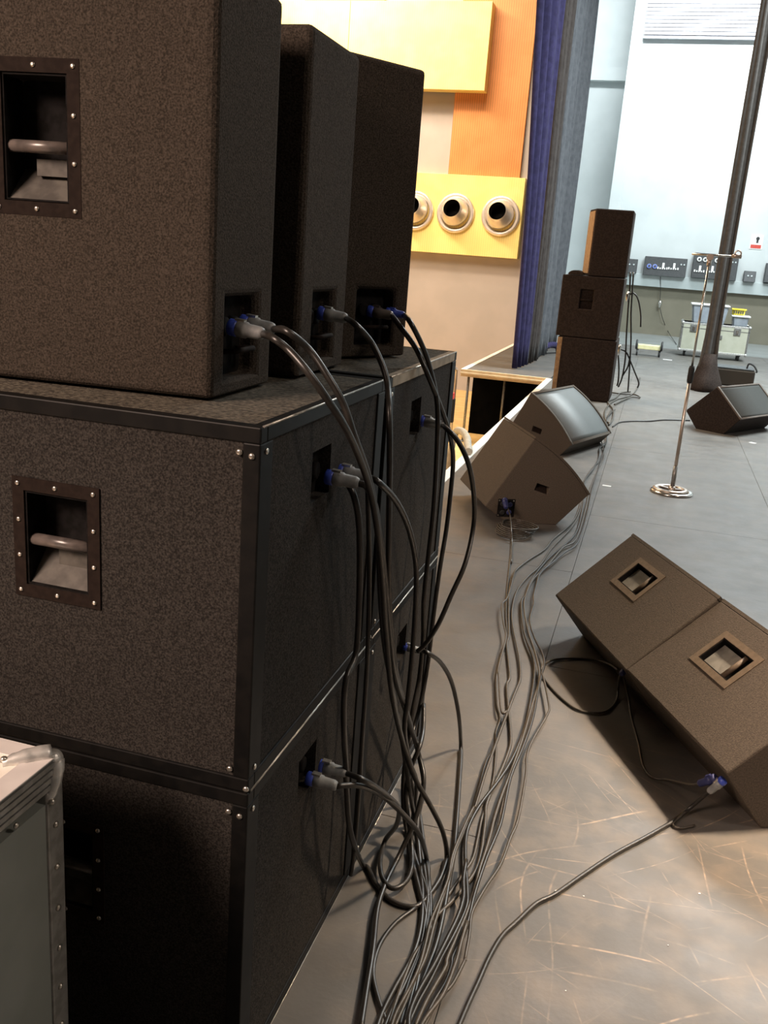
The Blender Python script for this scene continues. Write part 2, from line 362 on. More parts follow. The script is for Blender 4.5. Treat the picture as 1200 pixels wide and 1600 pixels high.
for k, (x, y) in enumerate(((-2.44, 12.92), (-1.98, 13.3), (-1.42, 12.95))):
    bm = bmesh.new(); add_tube(bm, [(0, 0, -1.03), (0, 0, -0.05)], 0.018, 10); add_lathe(bm, [(0.05, -1.03), (0.05, -1.02), (0.02, -1.015)], 16)
    o = obj('platform_leg', bm, 'aludull', loc=(x, y, 0)); tag(o, ('grey steel leg at the outer corner of the side platform', 'thin steel leg set back in the dark under the side platform', 'steel leg where the side platform meets the stage')[k], 'leg', 'legs under the side platform')
# auditorium
bm = bmesh.new(); add_box(bm, (-12, YN, -1.15), (-1.30, 18.0, -1.03)); o = struct('floor', bm, 'woodfloor'); o['label'] = 'honey coloured wooden hall floor below the stage'
bm = bmesh.new(); add_box(bm, (-12, 18.0, -1.15), (-1.80, 18.35, ZC)); o = struct('wall_hall_side', bm, 'greywall'); o['label'] = 'warm grey side wall of the hall carrying timber panels'
bm = bmesh.new(); add_box(bm, (-12.3, YN, -1.15), (-12, 18.35, ZC)); struct('wall_hall_back', bm, 'greywall')
bm = bmesh.new(); add_box(bm, (-12.3, YN-0.3, -1.15), (-1.3, YN, ZC)); struct('wall_hall_near', bm, 'greywall')
bm = bmesh.new(); add_box(bm, (-1.3, YN-0.3, -0.12), (XR, YN, ZC)); struct('wall_near', bm, 'darkwall')
bm = bmesh.new(); add_box(bm, (XR, YN, -0.12), (XR+0.3, YF+2, ZC)); struct('wall_right', bm, 'bluewall')
bm = bmesh.new(); add_box(bm, (-3.3, 18.35, -0.12), (-3.0, YF+2, ZC)); struct('wall_left', bm, 'bluewall')
bm = bmesh.new(); add_box(bm, (-12.3, YN-0.3, ZC), (XR+0.3, YF+2, ZC+0.2)); struct('ceiling', bm, 'darkwall')
# stage side wall facing the camera: lower dado, upper pale blue wall, recessed bay at the left
bm = bmesh.new(); add_box(bm, (-1.52, YF, 1.17), (XR, YF+0.3, ZC)); o = struct('wall_far', bm, 'bluewall'); o['label'] = 'pale blue wall at the far side of the stage'
bm = bmesh.new(); add_box(bm, (-1.52, YF, -0.1), (XR, YF+0.3, 1.17)); o = struct('wall_far_lower', bm, 'dado'); o['label'] = 'grey olive lower band of the far stage wall'
bm = bmesh.new(); add_box(bm, (-3.0, YF+1.3, -0.1), (-1.52, YF+1.6, ZC)); o = struct('wall_far_recess', bm, 'bluewall')
bm = bmesh.new(); add_box(bm, (-1.52, YF-0.05, 1.17), (-1.25, YF-0.002, 6.95)); o = struct('trim_6', bm, 'bluewall', bevel=0.01); o['label'] = 'pale pilaster beside the bright wall panel'
bm = bmesh.new(); add_box(bm, (-3.0, YF+1.05, 5.9), (-1.52, YF+1.3, 6.2)); struct('trim_7', bm, 'bluewall')
bm = bmesh.new(); add_box(bm, (-1.52, YF-0.12, 1.14), (XR, YF, 1.42)); o = struct('trim_8', bm, 'ledge', bevel=0.008); o['label'] = 'pale cable trunking along the far wall'
# ribbed shutter box high on the wall
root = empty('ribbed_shutter', (1.6, YF-0.15, 6.62), 0, 'white ribbed shutter hanging high across the bright far wall', 'shutter')
bm = bmesh.new(); add_box(bm, (-2.85, 0.05, 0), (5.9, 0.14, 2.2)); obj('shutter_box', bm, 'shutter', root, bevel=0.01)
bm = bmesh.new(); add_box(bm, (-2.85, -0.01, -0.03), (5.9, 0.05, 0.03)); obj('bottom_rail', bm, 'shutter', root, bevel=0.01)
proto = None
for k in range(26):
    if proto is None:
        bm = bmesh.new(); add_prism(bm, [(-0.02, 0.0), (0.05, 0.0), (0.05, 0.07), (0.0, 0.07)], -2.84, 5.89, 'y', mtx=Matrix(((0, 1, 0, 0), (1, 0, 0, 0), (0, 0, 1, 0), (0, 0, 0, 1))))
        proto = obj('slat', bm, 'shutter', root); s = proto
    else:
        s = proto.copy(); COL.objects.link(s); s.parent = root
    s.location = (0, 0, 0.05+k*0.08)

# ------------------------------------------------------------------ hall side wall timber panels
def wall_panel(x0, x1, z0, z1, y0, y1, m, label, seams=()):
    r = empty('acoustic_panel', ((x0+x1)/2, y1, z0), 0, label, 'wall panel', 'timber acoustic panels on the hall wall')
    edges = [x0]+list(seams)+[x1]; c = (x0+x1)/2
    for a, b in zip(edges, edges[1:]):
        bm = bmesh.new(); add_box(bm, (a-c+0.004, y0-y1, 0), (b-c-0.004, 0, z1-z0)); obj('panel', bm, m, r, bevel=0.004)
    return r
wall_panel(-4.16, -2.80, 2.70, 8.6, 17.93, 17.998, 'orange', 'tall orange grooved timber panel nearest the blue curtain')
wall_panel(-7.19, -5.62, 2.70, 8.6, 17.93, 17.998, 'orange', 'tall orange timber panel brightest lit behind the speaker tops')
wall_panel(-7.6, -3.55, 4.39, 5.83, 17.62, 17.925, 'yveneer', 'upper wide yellow timber panel standing proud of the wall', (-6.17,))
bmr = wall_panel(-7.6, -2.67, 1.546, 2.97, 17.80, 17.998, 'yveneer', 'lower wide yellow timber panel carrying round steel air nozzles')
for k, x in enumerate((-4.70, -3.915, -3.06)):
    r = empty('air_nozzle', (x, 17.80, 2.285), 0, ('round steel air nozzle half hidden by the speaker stack', 'middle round steel air nozzle on the yellow panel', 'round steel air nozzle nearest the blue curtain')[k], 'air nozzle', 'steel air nozzles on the yellow panel')
    Mx = Matrix.Rotation(PI/2, 4, 'X')
    bm = bmesh.new(); add_lathe(bm, [(0.355, 0.0), (0.36, 0.03), (0.34, 0.05), (0.30, 0.045), (0.272, 0.02), (0.265, 0.0)], 36, Mx, closed=True); obj('flange', bm, 'steel', r)
    tilt = Matrix.Translation((-0.01, 0, 0.02)) @ Matrix.Rotation(math.radians(-15), 4, 'X') @ Matrix.Rotation(math.radians(-6), 4, 'Z') @ Mx
    bm = bmesh.new(); add_lathe(bm, [(0.265, 0.01), (0.262, 0.05), (0.235, 0.10), (0.19, 0.19), (0.160, 0.235), (0.157, 0.235), (0.18, 0.19), (0.2, 0.05)], 36, tilt, closed=True); obj('cone', bm, 'steel', r)
    bm = bmesh.new(); add_lathe(bm, [(0.1615, 0.237), (0.1565, 0.06), (0.0005, 0.055), (0.0005, 0.065), (0.150, 0.07), (0.150, 0.237)], 30, tilt, closed=True); obj('mouth', bm, 'void', r)

# railing at the end of the side platform, down on the hall floor
r = empty('handrail', (-2.60, 12.0, -1.03), 0, 'brown tube railing with thin upright bars at the corner of the side platform', 'railing')
bm = bmesh.new(); add_tube(bm, smooth_path([(0, -2.0, 0.95), (0, -0.9, 1.05), (0, 0.55, 1.06), (0, 0.74, 1.03), (0, 0.8, 0.92), (0, 0.8, 0.0)], 4), 0.02, 10); obj('rail', bm, 'copper', r)
proto = None
for k in range(14):
    if proto is None:
        bm = bmesh.new(); add_tube(bm, [(0, 0, 0.0), (0, 0, 1.02)], 0.007, 6); proto = s = obj('bar', bm, 'aludull', r)
    else: s = proto.copy(); COL.objects.link(s); s.parent = r
    s.location = (0, 0.68-k*0.11, 0)
bm = bmesh.new(); add_box(bm, (-0.02, 0.70, 0.28), (0.03, 0.79, 0.62)); obj('lock_box', bm, 'black', r, bevel=0.01)
bm = bmesh.new(); add_box(bm, (-0.015, 0.60, 0.63), (0.03, 0.69, 0.72)); obj('tag', bm, 'red', r, bevel=0.01)
# pale hose over the stage edge
bm = bmesh.new(); pts = smooth_path([(-1.75, 8.6, -0.55), (-1.68, 8.45, -0.10), (-1.55, 8.1, 0.02), (-1.43, 7.75, 0.035), (-1.36, 7.45, 0.03), (-1.30, 7.2, 0.03)], 10)
add_tube(bm, pts, [0.030+0.004*(i % 2) for i in range(len(pts))], 10); o = obj('hose', bm, 'hose'); tag(o, 'pale ribbed hose lying over the white stage edge', 'hose')

# ------------------------------------------------------------------ curtains
def pleated(name, path, z0, z1, amp, wl, m, label, cat, split=None, flare=0.0, parent=None, lean=0.0):
    bm = bmesh.new(); P = smooth_path([(p[0], p[1], 0) for p in path], 40)
    L = [0.0]
    for a, b in zip(P, P[1:]): L.append(L[-1]+(b-a).length)
    n = int(L[-1]/(wl/10)); cols = []; nz = 26
    j = 0
    rnd = random.Random(5); ph = [rnd.uniform(-0.6, 0.6) for _ in range(400)]
    for i in range(n+1):
        s = L[-1]*i/n
        while j < len(L)-2 and L[j+1] < s: j += 1
        t = (s-L[j])/max(1e-6, L[j+1]-L[j]); p = P[j].lerp(P[j+1], t); d = (P[j+1]-P[j]).normalized(); nrm = Vector((d.y, -d.x, 0))
        k = int(s/wl); a = amp*(0.7+0.4*math.sin(k*1.9+1))
        col = []
        for q in range(nz+1):
            z = z0+(z1-z0)*q/nz; h = (z-z0)/(z1-z0)
            off = a*math.sin(2*PI*s/wl+0.8*math.sin(s*3.1)+0.25*math.sin(z*0.9+k))*(1.15-0.3*h) + 0.02*math.sin(z*0.7+s*2)
            pp = p+nrm*off
            pp.x -= lean*(z/5.6)*(1-i/n)
            if flare: pp = pp + (pp-Vector(((P[0].x+P[-1].x)/2, (P[0].y+P[-1].y)/2, 0)))*flare*max(0, 1-h*12)
            col.append(bm.verts.new((pp.x, pp.y, z)))
        cols.append(col)
    for i in range(n):
        for q in range(nz):
            f = bm.faces.new((cols[i][q], cols[i+1][q], cols[i+1][q+1], cols[i][q+1])); f.smooth = True
    me_o = obj(name, bm, m, parent)
    sd = me_o.modifiers.new('thick', 'SOLIDIFY'); sd.thickness = 0.008
    if label: tag(me_o, label, cat)
    return me_o
r = empty('stage_curtain', (-1.86, 15.5, 0), 0, 'tall dark blue velour house curtain gathered in deep folds at the stage front', 'curtain')
c1 = pleated('curtain_panel', [(-1.93, 13.5), (-1.88, 13.8), (-1.83, 14.15)], 0.015, 8.7, 0.05, 0.22, 'velour', None, None, lean=0.22)
c3 = pleated('curtain_panel', [(-1.85, 14.2), (-1.80, 14.7), (-1.83, 15.2)], 0.015, 8.7, 0.045, 0.22, 'veldark', None, None)
c2 = pleated('curtain_panel', [(-1.84, 15.25), (-1.80, 16.0), (-1.86, 17.0), (-1.79, 17.9)], 0.015, 8.7, 0.045, 0.20, 'velsheen', None, None)
for c in (c1, c2, c3): c.parent = r; c.location = (1.86, -15.5, 0)
c3['label'] = 'brown black folds in the middle of the curtain'
c2['label'] = 'folds further along the curtain greyed by stage light'
bm = bmesh.new(); add_tube(bm, smooth_path([(-1.86, 15.9, 0.10), (-1.72, 16.3, 0.16), (-1.62, 16.6, 0.13), (-1.60, 16.8, 0.03)], 6), 0.055, 8)
o = obj('cloth_tie', bm, 'velour'); tag(o, 'small blue cloth bundle at the foot of the curtain', 'cloth')
r = empty('masking_drape', (0.755, 13.45, 0), 0, 'narrow full height black drape behind the microphone stand', 'drape')
c = pleated('cloth', [(0.66, 13.45), (0.72, 13.43), (0.79, 13.47), (0.845, 13.45)], 0.05, 8.85, 0.007, 0.06, 'drape', None, None, flare=0.45); c.parent = r; c.location = (-0.755, -13.45, 0)
c = pleated('cloth', [(0.845, 13.52), (0.76, 13.50), (0.66, 13.53)], 0.02, 8.85, 0.007, 0.06, 'drape', None, None, flare=0.5); c.parent = r; c.location = (-0.755, -13.45, 0)
bm = bmesh.new()
ring = []
for q, (z, sx, sy) in enumerate(((0.0, 0.20, 0.26), (0.06, 0.21, 0.27), (0.18, 0.165, 0.2), (0.34, 0.12, 0.12), (0.5, 0.09, 0.06))):
    ring.append([bm.verts.new((math.cos(2*PI*k/20)*sx*(1+0.12*math.sin(3*k+q)), math.sin(2*PI*k/20)*sy*(1+0.1*math.sin(5*k+q)), z)) for k in range(20)])
for q in range(4):
    for k in range(20): f = bm.faces.new((ring[q][k], ring[q][(k+1) % 20], ring[q+1][(k+1) % 20], ring[q+1][k])); f.smooth = True
bm.faces.new(list(reversed(ring[0]))); bm.faces.new(ring[-1]); obj('bunched_hem', bm, 'stack', r)

# ------------------------------------------------------------------ far wall fittings
def socket_panel(x0, x1, z0, z1, label, rows=()):
    r = empty('socket_panel', ((x0+x1)/2, YF-0.12, z0), 0, label, 'socket panel', 'charcoal socket panels on the far wall')
    W = x1-x0; H = z1-z0
    bm = bmesh.new(); add_prism(bm, [(-0.13, 0.0), (0.115, 0.0), (0.115, H), (-0.04, H)], -W/2, W/2, 'y', Matrix(((0, 1, 0, 0), (1, 0, 0, 0), (0, 0, 1, 0), (0, 0, 0, 1)))); obj('housing', bm, 'panelgrey', r, bevel=0.01)
    for u, v, kind in rows:
        yy = -0.13+0.09*(v/H); x = u-W/2
        tilt = Matrix.Translation((x, yy-0.004, v)) @ Matrix.Rotation(-math.atan2(0.09, H), 4, 'X')
        bm = bmesh.new()
        if kind == 'round_b' or kind == 'round_w':
            add_lathe(bm, [(0.055, -0.01), (0.055, 0.02), (0.04, 0.03), (0.035, 0.02)], 18, tilt @ Matrix.Rotation(PI/2, 4, 'X')); s = obj('round_socket', bm, 'dblue2' if kind == 'round_b' else 'white', r)
            bm = bmesh.new(); add_lathe(bm, [(0.025, 0.018), (0.025, 0.032)], 14, tilt @ Matrix.Rotation(PI/2, 4, 'X')); obj('socket_centre', bm, 'panelgrey', s)
        elif kind == 'group':
            add_box(bm, (-0.02, -0.02, 0.0), (0.03, 0.01, 0.12), mtx=tilt)
            for q in range(5): add_box(bm, (-0.125+q*0.052, -0.018, -0.03), (-0.095+q*0.052, 0.01, 0.005 if q % 2 else 0.02), mtx=tilt)
            obj('outlet', bm, 'white', r)
        else:
            add_lathe(bm, [(0.018, -0.005), (0.018, 0.012)], 10, tilt @ Matrix.Rotation(PI/2, 4, 'X')); obj('small_socket', bm, 'ledge', r)
    return r
M['dblue2'] = mat('blue industrial socket', (0.16, 0.22, 0.55), 0.45, nscale=20, col2=(0.2, 0.27, 0.62))
socket_panel(-0.91, -0.66, 1.42, 1.75, 'small charcoal socket panel just right of the far speaker stack', ((0.07, 0.2, 's'), (0.17, 0.2, 's')))
socket_panel(-0.50, 0.48, 1.40, 1.84, 'wide charcoal socket panel with two blue round sockets', ((0.12, 0.21, 'round_b'), (0.255, 0.21, 'round_b'), (0.44, 0.19, 'group'), (0.69, 0.20, 'group'), (0.85, 0.30, 's'), (0.92, 0.30, 's')))
socket_panel(0.61, 1.62, 1.42, 2.00, 'tall charcoal socket panel with three white round sockets behind the drape', ((0.13, 0.43, 'round_w'), (0.265, 0.43, 'round_w'), (0.53, 0.43, 'round_w'), (0.17, 0.17, 'group'), (0.45, 0.18, 'group'), (0.88, 0.42, 's'), (0.95, 0.42, 's')))
socket_panel(1.79, 2.05, 1.42, 1.67, 'small low charcoal socket panel below the red and white notice', ((0.09, 0.14, 's'), (0.17, 0.14, 's')))
socket_panel(2.24, 2.95, 1.44, 1.88, 'charcoal socket panel at the right edge of the picture', ((0.12, 0.2, 'round_w'),))
r = empty('wall_notice', (1.95, YF-0.006, 2.17), 0, 'white paper notice with a black symbol above a red band', 'notice')
bm = bmesh.new(); add_box(bm, (-0.14, -0.004, 0), (0.14, 0.004, 0.33)); obj('paper', bm, 'white', r)
bm = bmesh.new(); add_box(bm, (-0.115, -0.007, 0.02), (0.115, -0.003, 0.10)); obj('red_band', bm, 'red', r)
bm = bmesh.new(); add_lathe(bm, [(0.04, 0.003), (0.04, 0.007)], 16, Matrix.Translation((0.02, 0, 0.24)) @ Matrix.Rotation(PI/2, 4, 'X')); add_box(bm, (-0.005, -0.007, 0.14), (0.04, -0.003, 0.21)); obj('symbol', bm, 'panelgrey', r)
# pull cord / plug hanging on the wall
bm = bmesh.new(); pts = [hit(1032, 432, 1, YF-0.16), hit(1032, 455, 1, YF-0.10), hit(1031, 470, 1, YF-0.10)]
add_tube(bm, smooth_path(pts, 4), 0.008, 6)
pts = [hit(1031, 480, 1, YF-0.10), hit(1036, 500, 1, YF-0.10), hit(1045, 520, 1, YF-0.12), hit(1057, 538, 2, 0.01)]
add_tube(bm, smooth_path(pts, 4), 0.007, 6)
o = obj('wall_cable', bm, 'cable'); tag(o, 'thin cable with a chrome plug hanging down the far wall', 'cable')
bm = bmesh.new(); p = hit(1031, 475, 1, YF-0.10); add_tube(bm, [p+np.array((0, 0, 0.08)), p+np.array((0, 0, 0.02)), p-np.array((0, 0, 0.09))], [0.045, 0.05, 0.03], 10); obj('plug', bm, 'chrome', o)

# ------------------------------------------------------------------ far equipment
def ball_case(name, loc, size, top_h, label, side, lid_line=True, wheels=True, rz=0.0):
    """flight case; origin at centre of the floor footprint"""
    W, D, H = size; z0 = 0.11 if wheels else 0.0
    r = empty(name, loc, rz, label, 'flight case')
    bm = bmesh.new(); add_box(bm, (-W/2, -D/2, z0), (W/2, D/2, z0+H)); obj('body', bm, side, r, bevel=0.003)
    t = 0.03
    for (a, b, c) in ((-1, -1, 0), (1, -1, 0), (-1, 1, 0), (1, 1, 0)):
        bm = bmesh.new(); add_box(bm, (min(a*W/2, a*(W/2-t))-0.003*(a < 0), min(b*D/2, b*(D/2-t))-0.003*(b < 0), z0), (max(a*W/2, a*(W/2-t))+0.003*(a > 0), max(b*D/2, b*(D/2-t))+0.003*(b > 0), z0+H)); obj('corner_profile', bm, 'aludull', r, bevel=0.002)
    for z in (z0, z0+H-t):
        bm = bmesh.new(); add_box(bm, (-W/2-0.004, -D/2-0.004, z-0.003), (W/2+0.004, D/2+0.004, z+t)); obj('edge_profile', bm, 'alu', r, bevel=0.003)
    if lid_line:
        zl = z0+H*0.80
        bm = bmesh.new(); add_box(bm, (-W/2-0.003, -D/2-0.003, zl), (W/2+0.003, D/2+0.003, zl+0.012)); obj('lid_joint', bm, 'aludull', r)
        for s in (-0.32, 0.32):
            bm = bmesh.new(); add_box(bm, (s*W-0.06, -D/2-0.016, zl-0.06), (s*W+0.06, -D/2-0.004, zl+0.07)); l = obj('latch', bm, 'aludull', r, bevel=0.004)
            bm = bmesh.new(); add_box(bm, (s*W-0.02, -D/2-0.028, zl-0.03), (s*W+0.02, -D/2-0.016, zl+0.03)); obj('latch_tab', bm, 'chrome', l)
        bm = bmesh.new(); add_box(bm, (-0.14, -D/2-0.014, z0+H*0.50), (0.14, -D/2-0.004, z0+H*0.64)); obj('handle_plate', bm, 'aludull', r, bevel=0.004)
    for a in (-1, 1):
        for b in (-1, 1):
            for z in (z0, z0+H):
                bm = bmesh.new(); bmesh.ops.create_uvsphere(bm, u_segments=12, v_segments=8, radius=0.03, matrix=Matrix.Translation((a*(W/2-0.012), b*(D/2-0.012), z+(0.012 if z == z0 else -0.012)))); obj('ball_corner', bm, 'alu', r)
            if wheels:
                bm = bmesh.new(); add_tube(bm, [(a*(W/2-0.12)-0.018, b*(D/2-0.12), 0.05), (a*(W/2-0.12)+0.018, b*(D/2-0.12), 0.05)], 0.05, 14); add_box(bm, (a*(W/2-0.12)-0.03, b*(D/2-0.12)-0.03, 0.085), (a*(W/2-0.12)+0.03, b*(D/2-0.12)+0.03, z0)); obj('castor', bm, 'castor', r)
    return r
M['caseolive'] = mat('pale olive laminate', (0.42, 0.42, 0.33), 0.6, nscale=6, col2=(0.46, 0.46, 0.37))
ball_case('flight_case', (1.07, 18.95, 0), (1.22, 0.6, 0.53), 0.1, 'pale olive flight case on castors by the far wall, plastic tubs on its lid', 'caseolive')
ztop = 0.11+0.53+0.003
def tub(loc, W, D, H, t, m, label, cat, lid=True, name='plastic_tub', lidm='white', holes=False):
    r = empty(name, loc, 0, label, cat)
    bm = bmesh.new()
    def ringv(sx, sy, z, c=0.03):
        a, b = sx/2, sy/2
        return [bm.verts.new(v) for v in ((-a+c, -b, z), (a-c, -b, z), (a, -b+c, z), (a, b-c, z), (a-c, b, z), (-a+c, b, z), (-a, b-c, z), (-a, -b+c, z))]
    R = [ringv(W*t, D*t, 0), ringv(W, D, H), ringv(W-0.02, D-0.02, H), ringv(W*t-0.02, D*t-0.02, 0.012)]
    for i in range(3):
        for k in range(8): bm.faces.new((R[i][k], R[i][(k+1) % 8], R[i+1][(k+1) % 8], R[i+1][k]))
    bm.faces.new(list(reversed(R[0]))); bm.faces.new(R[3]); obj('tub_body', bm, m, r)
    if lid:
        bm = bmesh.new(); add_box(bm, (-W/2-0.02, -D/2-0.02, H-0.012), (W/2+0.02, D/2+0.02, H+0.02)); obj('lid', bm, lidm, r, bevel=0.01)
    else:
        bm = bmesh.new(); add_prism(bm, [(-W/2-0.012, H-0.015), (W/2+0.012, H-0.015), (W/2+0.012, H+0.005), (-W/2-0.012, H+0.005)], -D/2-0.012, -D/2+0.012, 'y')
        add_box(bm, (-W/2-0.012, D/2-0.012, H-0.015), (W/2+0.012, D/2+0.012, H+0.005)); add_box(bm, (-W/2-0.012, -D/2, H-0.015), (-W/2+0.012, D/2, H+0.005)); add_box(bm, (W/2-0.012, -D/2, H-0.015), (W/2+0.012, D/2, H+0.005)); obj('rim', bm, lidm, r)
    if holes:
        for k in range(5):
            bm = bmesh.new(); add_box(bm, (-W/2*0.78+k*W*0.16, -D/2*t-0.028, H*0.25), (-W/2*0.78+k*W*0.16+W*0.10, -D/2*t-0.012, H*0.72)); obj('slot', bm, 'greyplate', r)
    return r
M['clear'] = mat('clear tub plastic', (0.62, 0.68, 0.74), 0.3, nscale=8, col2=(0.5, 0.55, 0.62))
M['clear'].node_tree.nodes['Principled BSDF'].inputs['Transmission Weight'].default_value = 0.45
tub((0.92, 18.95, ztop), 0.66, 0.42, 0.33, 0.86, 'clear', 'large clear plastic tub with a white lid on the flight case', 'tub')
bm = bmesh.new()
for k in range(5):
    add_torus(bm, 0.13-0.01*k, 0.016, Matrix.Translation((0.90+0.01*k, 18.95, ztop+0.035+0.032*k)), 24, 6)
o = obj('coiled_cable', bm, 'dblue'); tag(o, 'dark coiled cable inside the large clear tub', 'cable')
tub((1.49, 18.92, ztop), 0.30, 0.3, 0.17, 0.86, 'clear', 'small clear plastic tub at the right end of the flight case', 'tub', lid=True)
tub((1.44, 18.92, ztop+0.19+0.003), 0.24, 0.2, 0.11, 0.9, 'yellow', 'small yellow slotted basket on the small clear tub', 'basket', lid=False, name='plastic_basket', lidm='yellow', holes=True)
# black padded trunk and small amp beside the drape
r = empty('equipment_trunk', (1.17, 14.55, 0), -0.05, 'low black trunk with a grey top beside the foot of the drape', 'trunk')
bm = bmesh.new(); add_box(bm, (-0.29, -0.25, 0.0), (0.30, 0.25, 0.24)); obj('trunk_body', bm, 'cab', r, bevel=0.02)
bm = bmesh.new(); add_box(bm, (-0.29, -0.24, 0.241), (0.28, 0.24, 0.262)); obj('trunk_lid', bm, 'panelgrey', r, bevel=0.008)
bm = bmesh.new(); add_tube(bm, smooth_path([(0.18, -0.1, 0.26), (0.20, -0.1, 0.33), (0.27, -0.12, 0.31), (0.32, -0.14, 0.24), (0.31, -0.14, 0.22)], 5), 0.013, 8); obj('carry_handle', bm, 'black', r)
# small trolley
r = empty('trolley', (-0.08, 17.95, 0), 0.03, 'small cream topped trolley with black end loops behind the far speaker stack', 'trolley')
bm = bmesh.new(); add_box(bm, (-0.20, -0.12, 0.12), (0.20, 0.12, 0.20)); obj('deck', bm, 'cream', r, bevel=0.008)
for s in (-1, 1):
    bm = bmesh.new(); add_torus(bm, 0.075, 0.018, Matrix.Translation((s*0.225, -0.1, 0.20)) @ Matrix.Rotation(PI/2, 4, 'Y'), 18, 6, arc=2*PI); obj('end_loop', bm, 'castor', r)
    for t_ in (-0.09, 0.09):
        bm = bmesh.new(); add_tube(bm, [(s*0.20-0.015, t_, 0.055), (s*0.20+0.015, t_, 0.055)], 0.055, 14); add_box(bm, (s*0.20-0.02, t_-0.02, 0.09), (s*0.20+0.02, t_+0.02, 0.125)); obj('wheel', bm, 'castor', r)

# far stack of three cabinets
def stack_box(x0, x1, y0, y1, z0, z1, label, strip=None, handle=None, mat_='stack', rz=0.0):
    cx, cy = (x0+x1)/2, (y0+y1)/2
    r = empty('speaker_cabinet', (cx, cy, z0), rz, label, 'speaker', 'cabinets of the far speaker stack')
    W, D, H = x1-x0, y1-y0, z1-z0
    bm = bmesh.new(); add_box(bm, (-W/2, -D/2, 0.004), (W/2, D/2, H-0.002)); b = obj('cabinet_body', bm, mat_, r, bevel=0.012)
    if handle:
        hx, hz, hw, hh = handle
        cut(b, [(Matrix.Identity(4), (hx-hw/2, -D/2-0.01, hz-hh/2), (hx+hw/2, -D/2+0.07, hz+hh/2))])
        bm = bmesh.new(); add_tube(bm, [(hx-hw/2, -D/2+0.02, hz-0.01), (hx+hw/2, -D/2+0.02, hz-0.01)], 0.012, 8); obj('handle', bm, 'plate', r)
    if strip:
        for (a, c, dep) in strip:
            bm = bmesh.new(); add_box(bm, (a-cx, -D/2-0.006, 0.012), (c-cx, -D/2+0.02, H-0.012)); obj('lit_strip', bm, 'litside', r, bevel=0.003)  # thin strip painted as the lit left side
    return r
YS = 11.12
stack_box(-1.09, -0.41, YS, YS+0.68, 0.0, 0.72, 'bottom cabinet of the far dark brown speaker stack', strip=((-1.086, -1.035, 0),))
stack_box(-1.12, -0.42, YS, YS+0.68, 0.72, 1.42, 'middle cabinet of the far stack with a recessed handle', handle=(-0.05, 0.44, 0.15, 0.22))
# top: front mostly turned, wide side with the house light painted tan
r = empty('speaker_cabinet', (-0.66, 11.45, 1.42), 0, 'tall top cabinet of the far stack with a tan lit side', 'speaker', 'cabinets of the far speaker stack')
poly = [(-0.27, 0.05), (-0.175, -0.32), (0.24, -0.30), (0.24, 0.25), (-0.20, 0.25)]
bm = bmesh.new(); add_prism(bm, poly, 0.004, 0.74); obj('cabinet_body', bm, 'stack', r, bevel=0.012)
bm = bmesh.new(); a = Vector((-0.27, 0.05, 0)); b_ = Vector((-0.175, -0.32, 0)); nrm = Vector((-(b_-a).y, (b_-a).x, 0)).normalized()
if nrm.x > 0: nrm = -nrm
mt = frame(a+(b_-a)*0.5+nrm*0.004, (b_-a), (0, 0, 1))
add_box(bm, (-0.17, 0.03, -0.004), (0.175, 0.715, 0.004), mtx=mt); obj('lit_side_sheet', bm, 'litside', r)  # thin sheet painted as the house-lit side
bm = bmesh.new(); add_prism(bm, [(math.cos(t)*0.085, abs(math.sin(t))*0.05) for t in [PI*k/10 for k in range(11)]], -0.2, 0.2, 'y')
o = obj('soft_pouch', bm, 'stack', loc=(-0.98, 11.32, 1.424), bevel=0.008); tag(o, 'small rounded dark pouch on the middle cabinet beside the speaker with the tan lit side', 'pouch')

# ------------------------------------------------------------------ connectors
def connector(parent, p, d, kind='grey', s=1.0, name='connector'):
    """p: tip (plugged end), d: direction it sticks out; returns tail point"""
    d = Vector(d).normalized(); p = Vector(p)
    mt = frame(p, d.cross(Vector((0, 0.02, 1))), Vector((0, 0, 1)))
    # local z = d
    ez = d; ex = Vector((0, 0, 1)).cross(ez)
    if ex.length < 1e-3: ex = Vector((1, 0, 0)).cross(ez)
    ex.normalize(); ey = ez.cross(ex)
    mt = Matrix(((ex.x, ey.x, ez.x, p.x), (ex.y, ey.y, ez.y, p.y), (ex.z, ey.z, ez.z, p.z), (0, 0, 0, 1))) @ Matrix.Scale(s, 4)
    body = {'grey': 'conn', 'dark': 'dblue', 'blue': 'blue', 'brown': 'grip'}[kind]
    bm = bmesh.new(); add_lathe(bm, [(0.0125, 0.012), (0.0145, 0.014), (0.0148, 0.030), (0.0125, 0.033), (0.0120, 0.056), (0.0095, 0.062), (0.007, 0.064)], 16, mt)
    b = obj(name, bm, body, parent)
    bm = bmesh.new(); add_lathe(bm, [(0.0125, -0.004), (0.0150, -0.002), (0.0150, 0.011), (0.0128, 0.013)], 16, mt); obj('locking_ring', bm, 'blue' if kind != 'dark' else 'dblue', b)
    bm = bmesh.new(); add_box(bm, (-0.006, 0.011, 0.008), (0.006, 0.0175, 0.026), mtx=mt); obj('release_tab', bm, 'screw' if kind == 'grey' else body, b)
    return p+d*0.062*s

